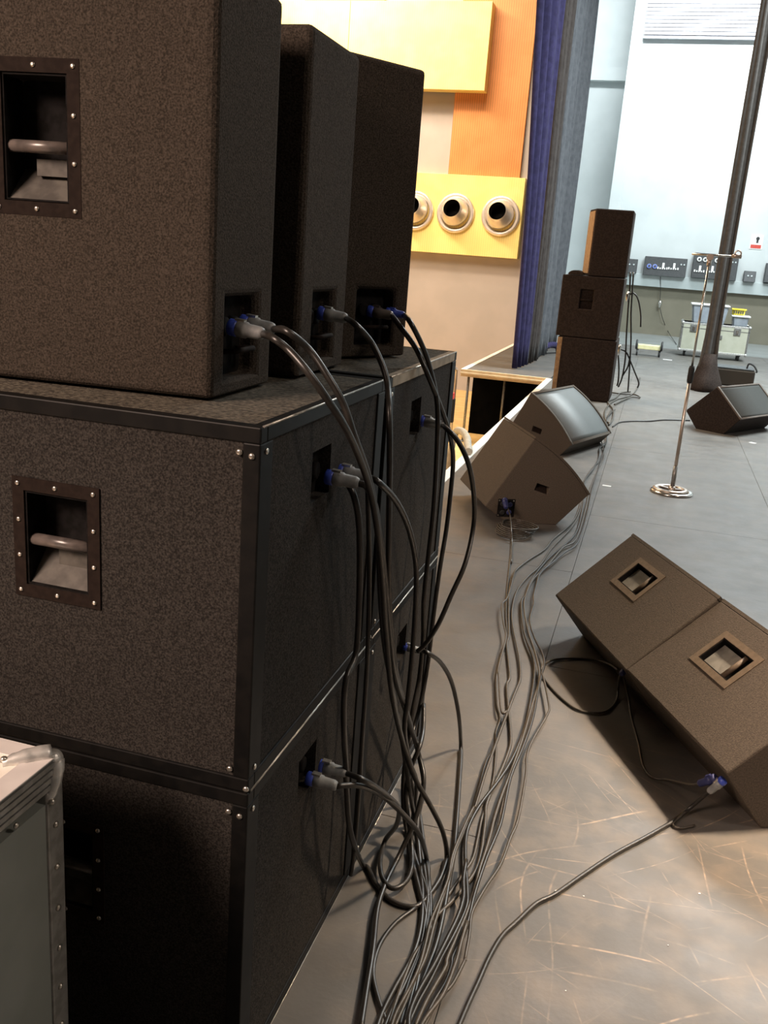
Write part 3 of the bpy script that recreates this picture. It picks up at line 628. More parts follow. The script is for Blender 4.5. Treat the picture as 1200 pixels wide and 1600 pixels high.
# ------------------------------------------------------------------ recessed handles
def recess_handle(parent, body, mt, W, H, depth, rim, plate, bar_frac=0.42, screws=8, bar='grip', inner='dish', back=None, floorplate=None, vertical=False, screwr=0.0045):
    """mt: local x right, y up, z outwards, origin at centre, in the parent's space"""
    cut(body, [(mt, (-W/2+rim, -H/2+rim, -depth), (W/2-rim, H/2-rim, 0.02))])
    bm = bmesh.new()   # face plate ring
    for lo, hi in (((-W/2, -H/2), (W/2, -H/2+rim)), ((-W/2, H/2-rim), (W/2, H/2)), ((-W/2, -H/2+rim), (-W/2+rim, H/2-rim)), ((W/2-rim, -H/2+rim), (W/2, H/2-rim))):
        add_box(bm, (lo[0], lo[1], 0.0003), (hi[0], hi[1], 0.003), mtx=mt)
    h = obj('recess_handle', bm, plate, parent)
    a, b = W/2-rim, H/2-rim; e = 0.0012
    bm = bmesh.new()   # cup lining: five thin walls
    add_box(bm, (-a+e, -b+e, -depth+e), (a-e, b-e, -depth+0.004), mtx=mt)
    add_box(bm, (-a+e, -b+e, -depth+0.004), (-a+0.004, b-e, 0), mtx=mt); add_box(bm, (a-0.004, -b+e, -depth+0.004), (a-e, b-e, 0), mtx=mt)
    add_box(bm, (-a+0.004, b-0.004, -depth+0.004), (a-0.004, b-e, 0), mtx=mt); add_box(bm, (-a+0.004, -b+e, -depth+0.004), (a-0.004, -b+0.004, 0), mtx=mt)
    obj('cup', bm, inner, h)
    bm = bmesh.new(); yb = -b+2*b*bar_frac
    if vertical:
        xb = -a+2*a*bar_frac; add_tube(bm, [mt @ Vector((xb, -b+0.003, -0.012)), mt @ Vector((xb, b-0.003, -0.012))], 0.009, 10)
    else: add_tube(bm, [mt @ Vector((-a+0.003, yb, -0.014)), mt @ Vector((a-0.003, yb, -0.014))], 0.0105, 12)
    obj('grip', bm, bar, h)
    if floorplate:     # sloping plate at the bottom of the cup, its highlight painted grey
        bm = bmesh.new(); add_prism(bm, [(-depth+0.006, -b+0.055), (-depth+0.006, -b+0.004), (-0.004, -b+0.004)], -a+0.005, a-0.005, 'y', mtx=mt @ Matrix(((0, 1, 0, 0), (0, 0, 1, 0), (1, 0, 0, 0), (0, 0, 0, 1))))
        obj('highlight_plate', bm, floorplate, h)
        bm = bmesh.new(); add_box(bm, (-a*0.3, yb-0.045, -depth+0.006), (a-0.006, yb-0.018, -0.03), mtx=mt); obj('label_plate', bm, floorplate, h)
    if back:
        bm = bmesh.new(); add_box(bm, (-a*0.92, -b*0.95, -depth+0.005), (a*0.40, b*0.75, -depth*0.35), mtx=mt); obj('inner_plate', bm, back, h)
    if screws:
        X, Y = W/2-rim/2, H/2-rim/2
        pos = [(-X, Y), (0, Y), (X, Y), (X, Y/3), (X, -Y/3), (X, -Y), (0, -Y), (-X, -Y), (-X, -Y/3), (-X, Y/3)][:]
        for x, y in pos:
            bm = bmesh.new(); add_lathe(bm, [(screwr, 0.003), (screwr*0.9, 0.0046), (screwr*0.4, 0.0055)], 10, mt @ Matrix.Translation((x, y, 0))); obj('screw', bm, 'screw', h)
    return h

# ------------------------------------------------------------------ near stack: four bass cabinets
def bass_cabinet(x0, x1, y0, y1, z0, z1, label, handle=True, worn=False, conn_y=0.0, conn_z=0.0):
    r = empty('bass_speaker', ((x0+x1)/2, (y0+y1)/2, z0), 0, label, 'speaker', 'carpeted bass cabinets of the near stack')
    W, D, H = x1-x0, y1-y0, z1-z0; a, b = W/2, D/2
    bm = bmesh.new(); add_box(bm, (-a+0.004, -b+0.004, 0.003), (a-0.004, b-0.004, H-0.003)); body = obj('cabinet_body', bm, 'carpet', r)
    if handle:
        mt = frame((-0.92-(x0+x1)/2, -b+0.004, 1.031-0.64), (1, 0, 0), (0, 0, 1))   # z axis -> -y
        recess_handle(r, body, mt, 0.168, 0.214, 0.055, 0.0225, 'plate', floorplate='greyplate', bar_frac=0.47)
    # rear connector dish
    if conn_y is not None:
        mt = frame((a-0.004, conn_y, conn_z), (0, 1, 0), (0, 0, 1))
        cut(body, [(mt, (-0.05, -0.045, -0.03), (0.05, 0.05, 0.02))])
        bm = bmesh.new(); add_box(bm, (-0.048, -0.043, -0.029), (0.048, 0.048, -0.024), mtx=mt); obj('connector_plate', bm, 'dish', r)
        for q in (-0.022, 0.022):
            bm = bmesh.new(); add_lathe(bm, [(0.017, -0.024), (0.017, -0.016), (0.012, -0.014)], 16, mt @ Matrix.Translation((q, 0, 0))); obj('socket', bm, 'dish', r)
    bm = bmesh.new(); add_box(bm, (-a+0.022, -b+0.026, H-0.006), (a-0.022, b-0.026, H-0.0008)); obj('lit_top_sheet', bm, 'carpet_lit_top', r)  # thin sheet carrying the painted top light
    # edging strips
    t = 0.030; e = 0.0
    def edge(lo, hi, m='trim'):
        bm = bmesh.new(); add_box(bm, lo, hi); return obj('edging', bm, m, r, bevel=0.0025, seg=2)
    for sx in (-1, 1):
        for sy in (-1, 1):
            xa, xb = sorted((sx*a, sx*(a-t))); ya, yb = sorted((sy*b, sy*(b-0.05 if sx > 0 else b-t)))
            edge((xa, ya, 0.026), (xb, yb, H-0.026))
    for z in (0.0, H-0.026):
        top = z > 0
        for sy in (-1, 1):
            ya, yb = sorted((sy*b, sy*(b-0.026))); edge((-a, ya, z), (a, yb, z+0.026))
        for sx in (-1, 1):
            xa, xb = sorted((sx*a, sx*(a-0.022))); edge((xa, -b+0.026, z), (xb, b-0.026, z+0.026), 'tantrim' if (worn and top and sx > 0) else 'trim')
        # bright worn arris along the rear edge
        bm = bmesh.new(); add_tube(bm, [(a-0.0005, -b+0.01, z+(0.0262 if top else 0.0)), (a-0.0005, b-0.01, z+(0.0262 if top else 0.0))], 0.0020 if top else 0.0009, 6)
        obj('worn_edge', bm, 'silver', r)
    for (px_, py_, pz_, ax) in ((a-0.035, -b, H-0.042, 'y'), (a-0.014, -b, H-0.046, 'y'), (a, -b+0.022, H-0.04, 'x'), (a-0.035, -b, 0.04, 'y'), (a, -b+0.022, 0.04, 'x'), (a-0.004, -b, 0.008, 'y')):
        rot = Matrix.Rotation(PI/2, 4, 'X') if ax == 'y' else Matrix.Rotation(PI/2, 4, 'Y')
        bm = bmesh.new(); add_lathe(bm, [(0.0055, 0.0), (0.005, 0.0025), (0.002, 0.0035)], 12, Matrix.Translation((px_, py_, pz_)) @ rot); obj('screw', bm, 'screw', r)
    return r
SX0, SX1 = -1.290, -0.552
bass_cabinet(SX0, SX1, 1.278, 1.955, 0.0, 0.638, 'near bottom bass cabinet, half behind the aluminium flight case', conn_y=-0.03, conn_z=0.505)
bass_cabinet(SX0, SX1, 1.278, 1.955, 0.640, 1.275, 'near upper bass cabinet carrying the first tall speakers', conn_y=-0.045, conn_z=0.50)
bass_cabinet(SX0, SX1, 1.985, 2.70, 0.0, 0.638, 'far bottom bass cabinet, two cables plugged at its back', handle=False, conn_y=-0.02, conn_z=0.485)
bass_cabinet(SX0, SX1, 1.985, 2.70, 0.640, 1.275, 'far upper bass cabinet with a scuffed tan top edge', handle=False, worn=True, conn_y=-0.075, conn_z=0.50)

# three tall cabinets on top
def tall_cabinet(poly, H, label, conn, dish, handle=None, zb=1.276):
    c = np.mean(np.array(poly), axis=0)
    r = empty('tall_speaker', (c[0], c[1], zb), 0, label, 'speaker', 'tall tapered speakers on the bass cabinets')
    P = [(p[0]-c[0], p[1]-c[1]) for p in poly]
    bm = bmesh.new(); add_prism(bm, P, 0.003, H); body = obj('cabinet_body', bm, 'cab', r, bevel=0.014, seg=3)
    if handle:
        (hx, hy, hz), ex, W_, H_ = handle
        mt = frame((hx-c[0], hy-c[1], hz-zb), ex, (0, 0, 1)); recess_handle(r, body, mt, W_, H_, 0.06, 0.0225, 'plate', floorplate='greyplate', bar_frac=0.44)
    (A, B), (t0, t1, z0, z1) = conn, dish
    A = Vector((A[0]-c[0], A[1]-c[1], 0)); B = Vector((B[0]-c[0], B[1]-c[1], 0)); ex = (B-A).normalized()
    mid = A+(B-A)*((t0+t1)/2); mt = frame((mid.x, mid.y, (z0+z1)/2-zb), ex, (0, 0, 1))
    w_ = (t1-t0)*(B-A).length/2; h_ = (z1-z0)/2
    cut(body, [(mt, (-w_, -h_, -0.04), (w_, h_, 0.03))])
    bm = bmesh.new(); add_box(bm, (-w_+0.001, -h_+0.001, -0.039), (w_-0.001, h_-0.001, -0.034), mtx=mt); pl = obj('connector_plate', bm, 'dish', r)
    for q in (-0.02, 0.02):
        bm = bmesh.new(); add_lathe(bm, [(0.017, -0.034), (0.017, -0.022), (0.012, -0.02)], 16, mt @ Matrix.Translation((q, h_*0.25, 0))); obj('socket', bm, 'dish', pl)
    bm = bmesh.new(); add_tube(bm, smooth_path([mt @ Vector(v) for v in ((-w_*0.6, -h_*0.35, -0.03), (-w_*0.6, -h_*0.30, 0.004), (0, -h_*0.28, 0.01), (w_*0.6, -h_*0.30, 0.004), (w_*0.6, -h_*0.35, -0.03))], 5), 0.005, 8); obj('handle', bm, 'plate', r)
    return r
tall_cabinet([(-0.715, 1.43), (-0.715, 1.69), (-1.25, 1.79), (-1.25, 1.39)], 0.684, 'nearest tall speaker with a recessed side handle', ((-0.715, 1.43), (-0.715, 1.69)), (0.22, 0.72, 1.285+0.02, 1.45),
             handle=((-1.032, 1.4085, 1.684), (1, 0.075, 0), 0.165, 0.246))
tall_cabinet([(-0.700, 1.792), (-0.700, 2.088), (-1.25, 2.17), (-1.25, 1.81)], 0.672, 'middle tall speaker with one cable in its back', ((-0.700, 1.792), (-0.700, 2.088)), (0.28, 0.72, 1.285+0.02, 1.45))
tall_cabinet([(-0.77, 2.175), (-0.632, 2.403), (-1.03, 2.67), (-1.25, 2.35)], 0.704, 'farthest tall speaker turned slightly with a bright blue plug', ((-0.77, 2.175), (-0.632, 2.403)), (0.34, 0.80, 1.285+0.02, 1.45))

# ------------------------------------------------------------------ near flight case
r = empty('flight_case', (-1.14, 0.775, 0), 0, 'aluminium edged flight case with a pale top in the bottom left corner', 'flight case')
cx, cy = -1.14, 0.775; X1, Y1, ZT = -0.797-cx, 1.10-cy, 0.757; X0, Y0 = -1.48-cx, 0.45-cy
bm = bmesh.new(); add_box(bm, (X0, Y0, 0.10), (X1, Y1, ZT-0.07)); obj('case_body', bm, 'caseside', r)
bm = bmesh.new(); add_box(bm, (X0+0.002, Y0+0.002, ZT-0.05), (X1-0.002, Y1-0.002, ZT-0.0015)); obj('lid', bm, 'casetop', r)
for (xa, xb, ya, yb) in ((X1-0.035, X1+0.003, Y0, Y1), (X0, X0+0.035, Y0, Y1), (X0+0.035, X1-0.035, Y1-0.035, Y1+0.003), (X0+0.035, X1-0.035, Y0, Y0+0.035)):
    bm = bmesh.new(); add_box(bm, (xa, ya, ZT-0.0015), (xb, yb, ZT+0.001)); obj('top_profile', bm, 'alutop', r, bevel=0.001)
bm = bmesh.new()
for k in range(4): add_box(bm, (X1-0.001, Y0, ZT-0.012-k*0.0115), (X1+0.005, Y1, ZT-0.004-k*0.0115))
add_box(bm, (X1-0.001, Y0, ZT-0.05), (X1+0.002, Y1, ZT)); obj('ribbed_profile', bm, 'aludull', r)
bm = bmesh.new()
for k in range(4): add_box(bm, (X0, Y1-0.001, ZT-0.012-k*0.0115), (X1, Y1+0.005, ZT-0.004-k*0.0115))
obj('ribbed_profile', bm, 'aludull', r)
bm = bmesh.new(); add_box(bm, (X1-0.03, Y1-0.036, 0.10), (X1+0.004, Y1+0.004, ZT-0.05)); obj('corner_profile', bm, 'aludull', r, bevel=0.003)
bm = bmesh.new(); add_box(bm, (X1-0.001, Y0, 0.10), (X1+0.004, Y0+0.036, ZT-0.05)); obj('corner_profile', bm, 'aludull', r, bevel=0.002)
bm = bmesh.new(); add_box(bm, (X1-0.001, Y0, 0.08), (X1+0.004, Y1, 0.115)); obj('bottom_profile', bm, 'aludull', r, bevel=0.002)
for k in range(8):
    bm = bmesh.new(); add_lathe(bm, [(0.0055, 0.004), (0.005, 0.007), (0.002, 0.008)], 12, Matrix.Translation((X1, Y1-0.018, ZT-0.115-k*0.078)) @ Matrix.Rotation(PI/2, 4, 'Y')); obj('rivet', bm, 'screw', r)
for k in range(6):
    bm = bmesh.new(); add_lathe(bm, [(0.005, 0.003), (0.0045, 0.006), (0.002, 0.007)], 12, Matrix.Translation((X1, Y1-0.11-k*0.09, ZT-0.058)) @ Matrix.Rotation(PI/2, 4, 'Y')); obj('rivet', bm, 'screw', r)
# rounded corner bracket
bm = bmesh.new(); bmesh.ops.create_uvsphere(bm, u_segments=20, v_segments=14, radius=0.016, matrix=Matrix.Translation((X1-0.006, Y1-0.006, ZT-0.008)))
add_tube(bm, smooth_path([(X1-0.008, Y1-0.008, ZT+0.003), (X1-0.03, Y1-0.03, ZT+0.004), (X1-0.058, Y1-0.058, ZT+0.001)], 5), [0.014]*4+[0.013]*3+[0.011]*2+[0.008]*2, 12)
add_tube(bm, smooth_path([(X1-0.002, Y1-0.004, ZT-0.008), (X1+0.003, Y1-0.014, ZT-0.035), (X1+0.002, Y1-0.030, ZT-0.068)], 5), [0.013]*4+[0.011]*3+[0.009]*2+[0.007]*2, 12)
add_tube(bm, smooth_path([(X1-0.008, Y1-0.004, ZT-0.008), (X1-0.014, Y1+0.003, ZT-0.035), (X1-0.028, Y1+0.002, ZT-0.068)], 5), [0.013]*4+[0.011]*3+[0.009]*2+[0.007]*2, 12)
obj('corner_bracket', bm, 'alu', r)
for (x, y, z, rot) in ((X1-0.056, Y1-0.056, ZT+0.004, Matrix.Identity(4)), (X1+0.005, Y1-0.030, ZT-0.066, Matrix.Rotation(PI/2, 4, 'Y'))):
    bm = bmesh.new(); add_lathe(bm, [(0.006, 0.0), (0.005, 0.006), (0.002, 0.008)], 12, Matrix.Translation((x, y, z)) @ rot); obj('rivet', bm, 'screw', r)
for a_ in (X0+0.08, X1-0.08):
    for b_ in (Y0+0.08, Y1-0.08):
        bm = bmesh.new(); add_tube(bm, [(a_-0.018, b_, 0.045), (a_+0.018, b_, 0.045)], 0.045, 16); add_box(bm, (a_-0.03, b_-0.03, 0.08), (a_+0.03, b_+0.03, 0.10)); obj('castor', bm, 'castor', r)

# ------------------------------------------------------------------ wedge monitors
def monitor(x, y, th, W, prof, label, curve=0.0, grille='grille', edge='wedge', body='wedge', side_slot=None, plate=None, group='stage monitors', handle=None, sock=None):
    """prof: rear bottom d, front bottom c, nose b, top a, rear e as (u,z)"""
    d, c, b, a, e = prof
    r = empty('stage_monitor', (x, y, 0), th, label, 'speaker', group)
    arc = []
    n = 10 if curve else 1
    for k in range(1, n):
        t = k/n; px = b[0]+(a[0]-b[0])*t; pz = b[1]+(a[1]-b[1])*t
        dx, dz = a[0]-b[0], a[1]-b[1]; L = math.hypot(dx, dz); nx, nz = dz/L, -dx/L
        s = curve*4*t*(1-t); arc.append((px+nx*s, pz+nz*s))
    top = [b]+arc+[a]
    poly = [d, c]+top+[e]
    bm = bmesh.new(); add_prism(bm, poly, 0, W, 'y'); bd = obj('cabinet_body', bm, body, r, bevel=0.006)
    # grille sheet following the baffle, with a raised rim
    def sheet(y0, y1, off, th_, t0, t1):
        bm2 = bmesh.new(); m = len(top); N = 14; V = []
        for k in range(N+1):
            t = t0+(t1-t0)*k/N
            f_ = t*(m-1); i = min(int(f_), m-2); q = f_-i
            px = top[i][0]+(top[i+1][0]-top[i][0])*q; pz = top[i][1]+(top[i+1][1]-top[i][1])*q
            dx, dz = top[i+1][0]-top[i][0], top[i+1][1]-top[i][1]; L = math.hypot(dx, dz); nx, nz = dz/L, -dx/L
            V.append([bm2.verts.new((px+nx*o_, yy, pz+nz*o_)) for yy, o_ in ((y0, off), (y1, off), (y1, off+th_), (y0, off+th_))])
        for k in range(N):
            for q in range(4): 
                f = bm2.faces.new((V[k][q], V[k][(q+1) % 4], V[k+1][(q+1) % 4], V[k+1][q])); f.smooth = (q == 2)
        bm2.faces.new(list(reversed(V[0]))); bm2.faces.new(V[-1]); return bm2
    obj('grille', sheet(0.03, W-0.03, 0.0005, 0.006, 0.04, 0.96), grille, r)
    for (y0, y1, t0, t1) in ((0, 0.03, 0, 1), (W-0.03, W, 0, 1), (0.03, W-0.03, 0, 0.04), (0.03, W-0.03, 0.96, 1)):
        obj('rim', sheet(y0, y1, 0.0005, 0.013, t0, t1), edge, r)
    if side_slot:
        u, z, w_, h_, tilt = side_slot
        mt = frame((u, 0, z), (math.cos(tilt), 0, math.sin(tilt)), (-math.sin(tilt), 0, math.cos(tilt)))
        cut(bd, [(mt, (-w_/2, -h_/2, -0.05), (w_/2, h_/2, 0.02))])
        bm = bmesh.new(); add_prism(bm, [(-0.048, h_/2-0.002), (-0.048, -h_/2+0.002), (-0.004, -h_/2+0.002)], -w_/2+0.002, w_/2-0.002, 'y', mtx=mt @ Matrix(((0, 1, 0, 0), (0, 0, 1, 0), (1, 0, 0, 0), (0, 0, 0, 1)))); obj('handle_slot', bm, 'plate', r)
    if sock:
        u, z = sock; mt = frame((u, 0, z), (1, 0, 0), (0, 0, 1))
        bm = bmesh.new(); add_box(bm, (-0.05, -0.055, 0.0005), (0.055, 0.055, 0.004), mtx=mt); pl = obj('connector_plate', bm, 'dish', r)
        for (q, s) in ((-0.022, 0.025), (0.024, 0.022), (-0.02, -0.028), (0.022, -0.026)):
            bm = bmesh.new(); add_lathe(bm, [(0.016, 0.004), (0.016, 0.010), (0.011, 0.012)], 14, mt @ Matrix.Translation((q, s, 0))); obj('socket', bm, 'dblue' if (q > 0) else 'black', pl)
        for (q, s) in ((-0.043, 0.046), (0.046, 0.046), (-0.043, -0.046), (0.0, 0.0)):
            bm = bmesh.new(); add_lathe(bm, [(0.005, 0.004), (0.004, 0.007)], 10, mt @ Matrix.Translation((q, s, 0))); obj('screw', bm, 'screw', pl)
    if handle:
        v, t, w_, h_ = handle            # position along width, along e->a
        pu, pz = e[0]+(a[0]-e[0])*t, e[1]+(a[1]-e[1])*t
        # outward normal of rear panel: local x along -width, y along e->a
        mt = frame((pu, v, pz), (0, -1, 0), (a[0]-e[0], 0, a[1]-e[1]))
        recess_handle(r, bd, mt, w_, h_, 0.05, 0.024, 'wplate', bar_frac=0.74, bar='wplate', screws=0, back='innerplate', vertical=handle_vertical)
    return r
handle_vertical = True
# two double sided ones at the stage edge
monitor(-0.688, 5.401, 0.444, 0.66, ((0, 0), (0.306, 0), (0.486, 0.193), (0.101, 0.531), (-0.158, 0.105)), 'nearer monitor at the stage edge, back turned, with a cable coil at its foot', curve=0.03, side_slot=(0.185, 0.225, 0.085, 0.045, -0.30), sock=(-0.03, 0.10), group='monitors along the stage edge')
monitor(-0.973, 7.793, -0.33, 0.86, ((0, 0), (0.378, 0), (0.461, 0.099), (0.041, 0.47), (-0.13, 0.13)), 'second monitor at the stage edge with a grey curved grille facing right', curve=0.035, side_slot=(0.14, 0.175, 0.085, 0.045, -0.2), group='monitors along the stage edge')
M['grille2'] = mat('dark grille cloth', (0.045, 0.045, 0.042), 0.8, spec=0.2, nscale=200, col2=(0.06, 0.06, 0.055))
M['edge2'] = mat('brown black monitor edge', (0.09, 0.065, 0.05), 0.6, nscale=30, col2=(0.11, 0.08, 0.06))
monitor(0.538, 9.97, -0.545, 0.90, ((0, 0), (0.312, 0), (0.458, 0.172), (0.157, 0.452), (-0.142, 0.165)), 'dark monitor at the right edge behind the microphone stand', body='stack', grille='grille2', edge='edge2')
prof = ((0.15, 0.0), (0.44, 0.0), (0.58, 0.155), (0.305, 0.458), (0.0, 0.186))
prof2 = ((0.15, 0.0), (0.45, 0.0), (0.595, 0.153), (0.317, 0.450), (0.0, 0.190))
M['innerplate'] = mat('pale inner handle plate', (0.24, 0.23, 0.20), 0.6, nscale=30, col2=(0.18, 0.17, 0.15))
def place_pair():
    t = -1.115; u = (math.cos(t), math.sin(t)); w1 = 0.728
    o1 = (-0.25+u[0]*w1, 3.772+u[1]*w1)
    t2 = -1.10; u2 = (math.cos(t2), math.sin(t2)); w2 = 0.664
    o2 = (o1[0]+u[0]*0.003+u2[0]*w2, o1[1]+u[1]*0.003+u2[1]*w2)
    return o1, t+PI/2, w1, o2, t2+PI/2, w2
o1, th1, w1, o2, th2, w2 = place_pair()
def panel_coords(px, py, o, th, prof_):
    D = np.array((math.cos(th), math.sin(th), 0)); V = np.array((-math.sin(th), math.cos(th), 0))
    e = np.array((o[0], o[1], 0))+D*prof_[4][0]+np.array((0, 0, prof_[4][1])); a = np.array((o[0], o[1], 0))+D*prof_[3][0]+np.array((0, 0, prof_[3][1]))
    n = np.cross(V, a-e); p = hit_plane(px, py, e, n)
    return (p-e)@V, ((p-e)@(a-e))/((a-e)@(a-e))
v1, t1 = panel_coords(996, 905, o1, th1, prof); v2, t2_ = panel_coords(1134, 1030, o2, th2, prof2)
monitor(o1[0], o1[1], th1, w1, prof, 'farther one of the two large brown monitors beside the cables, seen from behind', handle=(v1, t1, 0.225, 0.155), group='large monitors seen from behind')
monitor(o2[0], o2[1], th2, w2, prof2, 'nearer large brown monitor cut by the right edge, two cables in its back', handle=(v2, t2_, 0.225, 0.155), group='large monitors seen from behind')

# ------------------------------------------------------------------ microphone stand
r = empty('microphone_stand', (0.279, 6.846, 0), 0, 'slim chrome microphone stand with a round double ring base', 'microphone stand')
bm = bmesh.new(); add_lathe(bm, [(0.150, 0.0), (0.152, 0.012), (0.140, 0.020), (0.120, 0.020), (0.112, 0.012), (0.112, 0.0)], 40, closed=True); obj('base_ring', bm, 'chrome', r)
bm = bmesh.new(); add_lathe(bm, [(0.125, 0.020), (0.125, 0.030), (0.110, 0.036), (0.090, 0.034), (0.085, 0.024), (0.085, 0.020)], 40, Matrix.Translation((-0.012, 0.0, 0)), closed=True)
for k in range(3): add_box(bm, (0.0, -0.012, 0.018), (0.10, 0.012, 0.030), mtx=Matrix.Rotation(k*2*PI/3+0.4, 4, 'Z'))
add_lathe(bm, [(0.028, 0.012), (0.028, 0.035), (0.016, 0.05)], 20); obj('base_hub', bm, 'copper', r)
bm = bmesh.new(); add_tube(bm, [(0, 0, 0.04), (0, 0, 0.84)], 0.0125, 14); obj('lower_tube', bm, 'copper', r)
bm = bmesh.new(); add_tube(bm, [(0, 0, 0.04), (0, 0, 0.20)], 0.016, 14); obj('base_sleeve', bm, 'aludull', r)
bm = bmesh.new(); add_tube(bm, [(0, 0, 0.80), (0, 0, 0.815), (0, 0, 0.90), (0, 0, 0.92)], [0.017, 0.021, 0.021, 0.016], 14); obj('height_clutch', bm, 'black', r)
bm = bmesh.new(); add_tube(bm, [(0, 0, 0.92), (0, 0, 1.63)], 0.0085, 12); obj('upper_tube', bm, 'chrome', r)
bm = bmesh.new(); add_tube(bm, [(0, 0, 1.60), (0, 0, 1.64)], 0.015, 10); add_tube(bm, [(0, -0.03, 1.655), (0, 0.03, 1.655)], 0.022, 12); obj('boom_clutch', bm, 'copper', r)
bm = bmesh.new(); add_tube(bm, [(-0.12, 0, 1.668), (0.19, 0, 1.672)], 0.0065, 10); obj('boom_arm', bm, 'chrome', r)
bm = bmesh.new(); add_tube(bm, [(0.14, 0, 1.673), (0.16, 0, 1.675), (0.20, 0, 1.672)], [0.012, 0.017, 0.013], 12); add_torus(bm, 0.020, 0.005, Matrix.Translation((0.175, 0, 1.69)) @ Matrix.Rotation(PI/2, 4, 'X'), 16, 6); obj('microphone_clip', bm, 'copper', r)

# ------------------------------------------------------------------ cables
def trace(pts, r, zlift=0.0):
    """(px, py, mode): number = upright plane at that x, 'f' = floor, '~' = depth eased between its neighbours; no mode = as before"""
    mode = None; out = []; ts = []
    for q in pts:
        if len(q) == 3: mode = q[2]
        rv = ray(q[0], q[1]); tf = (r+zlift-CAM[2])/rv[2] if rv[2] < 0 else 1e9
        if mode == '~': ts.append(None); continue
        t = tf
        if not (mode is None or mode == 'f'):
            tp = mode/rv[0] if rv[0] < 0 else 1e9
            if tp > 0: t = min(tp, tf)
        ts.append(t)
    for i, t in enumerate(ts):
        if t is None:
            a = max(k for k in range(i) if ts[k] is not None and not isinstance(ts[k], tuple)); b = min(k for k in range(i, len(ts)) if ts[k] is not None)
            ts[i] = (ts[a]+(ts[b]-ts[a])*(i-a)/(b-a),)
    for q, t in zip(pts, ts):
        rv = ray(q[0], q[1]); tf = (r+zlift-CAM[2])/rv[2] if rv[2] < 0 else 1e9
        out.append(CAM+rv*min(t[0] if isinstance(t, tuple) else t, tf))
    return out
def cable(pts, r, label, m='cable', group=None, zlift=0.0, start=None, seg=8, n=5, cat='cable', pre=None):
    P = trace(pts, r, zlift)
    if pre is not None: P = [np.array(pre)]+P
    bm = bmesh.new(); add_tube(bm, [(p[0], p[1], max(p[2], r)) for p in smooth_path(P, n)], r, seg)
    o = obj('speaker_cable', bm, m); tag(o, label, cat, group)
    return o
RK = 0.0066
def plugged(tip_px, tip_x, pts, label, kind='grey', r=RK, group='speaker cables hanging down the near stack', dz=-0.0, s=1.0, zlift=0.0, dirv=(1, 0.0, -0.10), m='cable'):
    tip = hit(tip_px[0], tip_px[1], 0, tip_x)
    tail = Vector(tip)+Vector(dirv).normalized()*0.062*s
    o = cable(pts, r, label, m, group, zlift, pre=tail)
    connector(o, tip, dirv, kind, s)
    return o
plugged((361, 511), -0.718, [(425, 527, -0.60), (450, 546, -0.57), (480, 580, -0.53), (510, 622, -0.50), (538, 665, -0.48), (560, 712, -0.47), (578, 765, -0.46), (590, 830, -0.45), (597, 900), (603, 990), (612, 1080, -0.44), (628, 1155, -0.44), (648, 1215, '~'), (672, 1258), (692, 1300), (698, 1340, 'f'), (688, 1372), (665, 1405), (645, 1417), (612, 1408), (588, 1382), (568, 1354), (555, 1325, -0.50), (545, 1285, -0.50), (541, 1220, -0.50), (537, 1120, -0.50), (541, 1060, -0.50), (557, 1015, -0.50), (562, 900, -0.50), (561, 820, -0.50), (553, 775, -0.51), (541, 752, -0.53)],
        'thick cable from the nearest tall speaker that loops on the floor')
plugged((379, 504), -0.722, [(447, 517, -0.60), (482, 545, -0.57), (512, 588, -0.53), (536, 630, -0.50), (553, 680, -0.48), (577, 750, -0.47), (592, 830, -0.46), (601, 900), (610, 1000), (618, 1060), (637, 1120), (652, 1170), (662, 1215, '~'), (656, 1255), (645, 1290), (622, 1340, 'f'), (603, 1380), (590, 1420), (583, 1483), (574, 1540), (563, 1612)],
        'thick cable from the nearest tall speaker leaving at the bottom left of the tangle', zlift=0.012)
plugged((500, 489), -0.712, [(555, 507, -0.60), (580, 535, -0.57), (598, 572, -0.54), (606, 604, -0.52), (608, 640, -0.50), (609, 700, -0.49), (608, 800), (607, 900), (611, 980), (621, 1060), (641, 1130), (655, 1185), (662, 1230, '~'), (652, 1285), (655, 1335, 'f'), (660, 1400), (657, 1450), (645, 1492), (617, 1543), (597, 1583), (586, 1615)],
        'single thick cable curving out of the middle tall speaker')
plugged((577, 486), -0.712, [(625, 510, -0.60), (650, 545, -0.56), (670, 590, -0.52), (690, 640, -0.50), (703, 680, -0.49), (708, 720), (703, 780), (697, 830), (687, 890), (677, 965), (668, 1040), (655, 1110), (640, 1160), (632, 1200, '~'), (630, 1250), (636, 1300, 'f'), (650, 1345), (668, 1400), (665, 1460), (640, 1530), (612, 1612)],
        'left one of two cables out of the farthest tall speaker', kind='brown')
plugged((605, 487), -0.672, [(640, 502, -0.575), (655, 530, -0.55), (668, 562, -0.53), (680, 610, -0.51), (684, 650, -0.50), (682, 720), (677, 800), (668, 880), (662, 940), (661, 1000), (655, 1060), (645, 1110), (637, 1160), (640, 1210, '~'), (652, 1260, 'f'), (662, 1320), (672, 1400), (668, 1480), (640, 1550), (622, 1612)],
        'right one of two cables out of the farthest tall speaker, with a bright blue plug', kind='blue', s=0.75)
plugged((512, 745), -0.560, [(575, 763, -0.48), (588, 800, -0.475), (592, 850, -0.47), (594, 920), (600, 1000), (612, 1070), (624, 1130), (632, 1180, '~'), (640, 1235), (650, 1290, 'f'), (660, 1340), (668, 1400), (672, 1460), (650, 1530), (628, 1612)],
        'lower one of two cables plugged into the near upper bass cabinet', dirv=(1, 0.0, -0.06))
